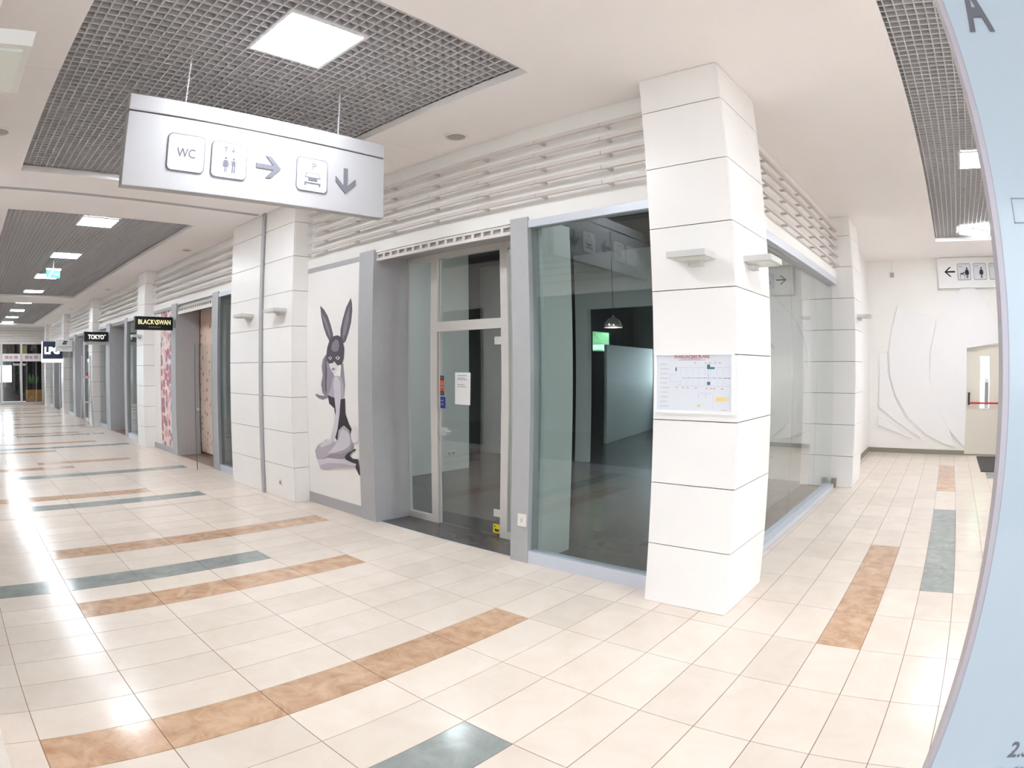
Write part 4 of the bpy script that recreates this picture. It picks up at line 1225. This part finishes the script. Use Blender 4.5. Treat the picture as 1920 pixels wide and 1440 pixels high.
# toilet sign board hanging before the back wall
wc = thing('toilet_sign', 'white toilet sign with arrow and icons above the emergency door', 'sign', (1.6, 9.4, 3.2))
box('board', 0.56, 2.75, 9.44, 9.50, 3.21, 3.80, 'sign_white', wc, 0.004)
WO = (0, 9.44, 0)
for lp_ in arrow2(0.825, 3.524, 0.24, math.pi, 0.032, 0.095, 0.12):
    flat('arrow', [lp_], WO, XR, ZR, 'print_dark', wc, lift=0.002)
for k, cx in enumerate((1.152, 1.518, 1.884, 2.25)):
    slab('icon_plate', [rrect(cx, 3.518, 0.302, 0.318, 0.03)], WO, XR, ZR, 0.006, 'print_grey', wc)
    fc = slab('icon_face', [rrect(cx, 3.518, 0.286, 0.302, 0.026)], WO, XR, ZR, 0.008, 'paper', wc)
    text('WC', 0.042, (cx - 0.07, 9.44, 3.60), XR, ZR, 'print_pale', fc, lift=0.010, width=0.095)
    if k == 0:
        flat('figure', woman(cx + 0.065, 3.39, 0.21), WO, XR, ZR, 'print_dark', fc, lift=0.010, split=False)
        flat('changing_table', [rect(cx - 0.10, 3.46, cx + 0.01, 3.47), rect(cx - 0.10, 3.385, cx - 0.093, 3.46), rect(cx + 0.003, 3.385, cx + 0.01, 3.46), rect(cx - 0.085, 3.475, cx - 0.02, 3.495), disc(cx - 0.008, 3.50, 0.014)], WO, XR, ZR, 'print_dark', fc, lift=0.010, split=False)
    elif k == 1:
        flat('figure', woman(cx + 0.03, 3.39, 0.21), WO, XR, ZR, 'print_dark', fc, lift=0.010, split=False)
    else:
        flat('figure', man(cx + 0.03, 3.39, 0.21), WO, XR, ZR, 'print_dark', fc, lift=0.010, split=False)
lw = thing('wall_socket', 'small socket low on the white column beside the mural', 'socket', (-6.48, 0.14, 0.17), 'wall plates')
box('plate', -6.515, -6.445, 0.14, 0.15, 0.17, 0.25, 'white_plastic', lw, 0.003)
box('outlet', -6.495, -6.465, 0.136, 0.14, 0.19, 0.23, 'wood', lw)

# ------------------------------------------------------------------ sides the picture sees only as reflections and light
wsn = struct('wall_south', 'opposite shop fronts across the corridor')
MB().box(-32.7, -2.4, -4.3, -4.12, 2.9, 3.81).box(-0.72, -0.62, -9.0, -4.3, 0, 3.81).box(3.4, 3.5, -9.0, -4.12, 0, 3.81).build('upper_wall', 'white_paint', wsn)
for z in RZ:
    box('rail', -6.0, -2.4, -4.08, -4.05, z - 0.016, z + 0.016, 'rail_beige', wsn)
for x0, x1 in ((-8.0, -6.1), (-13.35, -12.7), (-19.1, -18.5), (-25.1, -24.5), (-31.0, -30.4)):
    box('pier', x0, x1, -4.3, -3.89, 0, 3.81, 'white_panel', wsn)
for x0, x1 in ((-6.1, -2.4), (-12.7, -8.0), (-18.5, -13.35), (-24.5, -19.1), (-30.4, -25.1)):
    box('shop_pane', x0, x1, -4.16, -4.15, 0.1, 2.9, 'green_glass', wsn)
    box('shop_sill', x0, x1, -4.2, -4.1, 0, 0.1, 'sill_metal', wsn)
MB().box(-32.7, -0.72, -9.2, -9.1, 0, 1.0).box(-32.7, -0.72, -9.2, -9.1, 2.3, 3.7).box(-32.7, -5.5, -9.2, -9.1, 1.0, 2.3).box(-4.4, -3.4, -9.2, -9.1, 1.0, 2.3).box(-2.6, -0.72, -9.2, -9.1, 1.0, 2.3).build('shop_rear_wall', 'shop_wall', wsn)
box('shop_ceiling', -32.7, -0.72, -9.2, -4.3, 3.7, 3.76, 'shop_wall', wsn)
box('shop_floor', -32.7, -0.72, -9.2, -4.12, -0.002, 0.0, 'shop_tile', wsn)
wee = struct('wall_east', 'right wall of the passage with an added daylight window, and the glazed entrance beyond it')
MB().box(3.4, 3.55, 0.4, 4.2, 0, 3.81).box(3.4, 3.55, 5.6, 9.7, 0, 3.81).box(3.4, 3.55, 4.2, 5.6, 2.6, 3.81).box(3.4, 3.55, 4.2, 5.6, 0, 0.3).box(3.55, 8.1, 0.4, 0.5, 0, 3.81).box(3.5, 8.1, -4.3, -4.12, 0, 3.81).box(8.0, 8.1, -4.2, 0.5, 3.35, 3.9).build('plain_wall', 'white_paint', wee)
for y in (-4.1, -3.0, -1.87, -0.75, 0.38):
    box('mullion', 7.98, 8.06, y - 0.04, y + 0.04, 0, 3.35, 'alu_light', wee)
for y in (4.24, 4.9, 5.56):  # unseen window added here to brighten the passage with daylight
    box('mullion', 3.44, 3.52, y - 0.04, y + 0.04, 0.3, 2.6, 'alu_light', wee)
wss = struct('wall_entrance', 'glazed entrance behind the camera')
MB().box(-0.72, 3.5, -9.1, -9.0, 3.35, 3.9).build('lintel', 'white_paint', wss)
for x in (-0.65, 0.4, 1.4, 2.4, 3.42):
    box('mullion', x - 0.04, x + 0.04, -9.06, -8.98, 0, 3.35, 'alu_light', wss)
sb_ = thing('shrub', 'green shrub outside the emergency door window', 'shrub', (1.9, 14.0, 0))
b = MB()
bmesh.ops.create_icosphere(b.bm, subdivisions=3, radius=1.0)
for v in b.bm.verts:
    k = 1 + 0.2 * math.sin(5 * v.co.x + 3 * v.co.z) * math.sin(4 * v.co.y)
    v.co = Vector((v.co.x * 1.2 * k + 1.9, v.co.y * 0.8 * k + 14.0, v.co.z * 0.7 * k + 2.1))
b.build('foliage', 'foliage', sb_)
MB().tube([(1.9, 14.0, -0.05), (1.9, 14.0, 1.8)], 0.06, 8).build('stem', 'soil', sb_)
tr_ = thing('tree', 'green leafy tree outside the shop windows', 'tree', (-4.5, -16, 0))
b = MB().tube([(-4.5, -16, -0.05), (-4.5, -16, 2.0)], [0.2, 0.14], 8)
b.build('trunk', 'soil', tr_)
b = MB()
bmesh.ops.create_icosphere(b.bm, subdivisions=4, radius=2.4)
for v in b.bm.verts:
    k = 1 + 0.16 * math.sin(4.1 * v.co.x + 2 * v.co.z) * math.sin(3.7 * v.co.y) + 0.08 * math.sin(11 * v.co.z + 9 * v.co.x)
    v.co = v.co * k + Vector((-4.5, -16, 3.2))
b.build('crown', 'foliage', tr_)
dup(tr_, (-8.6, 30.6, 0), 'green leafy tree seen through the small window deep inside the shop')
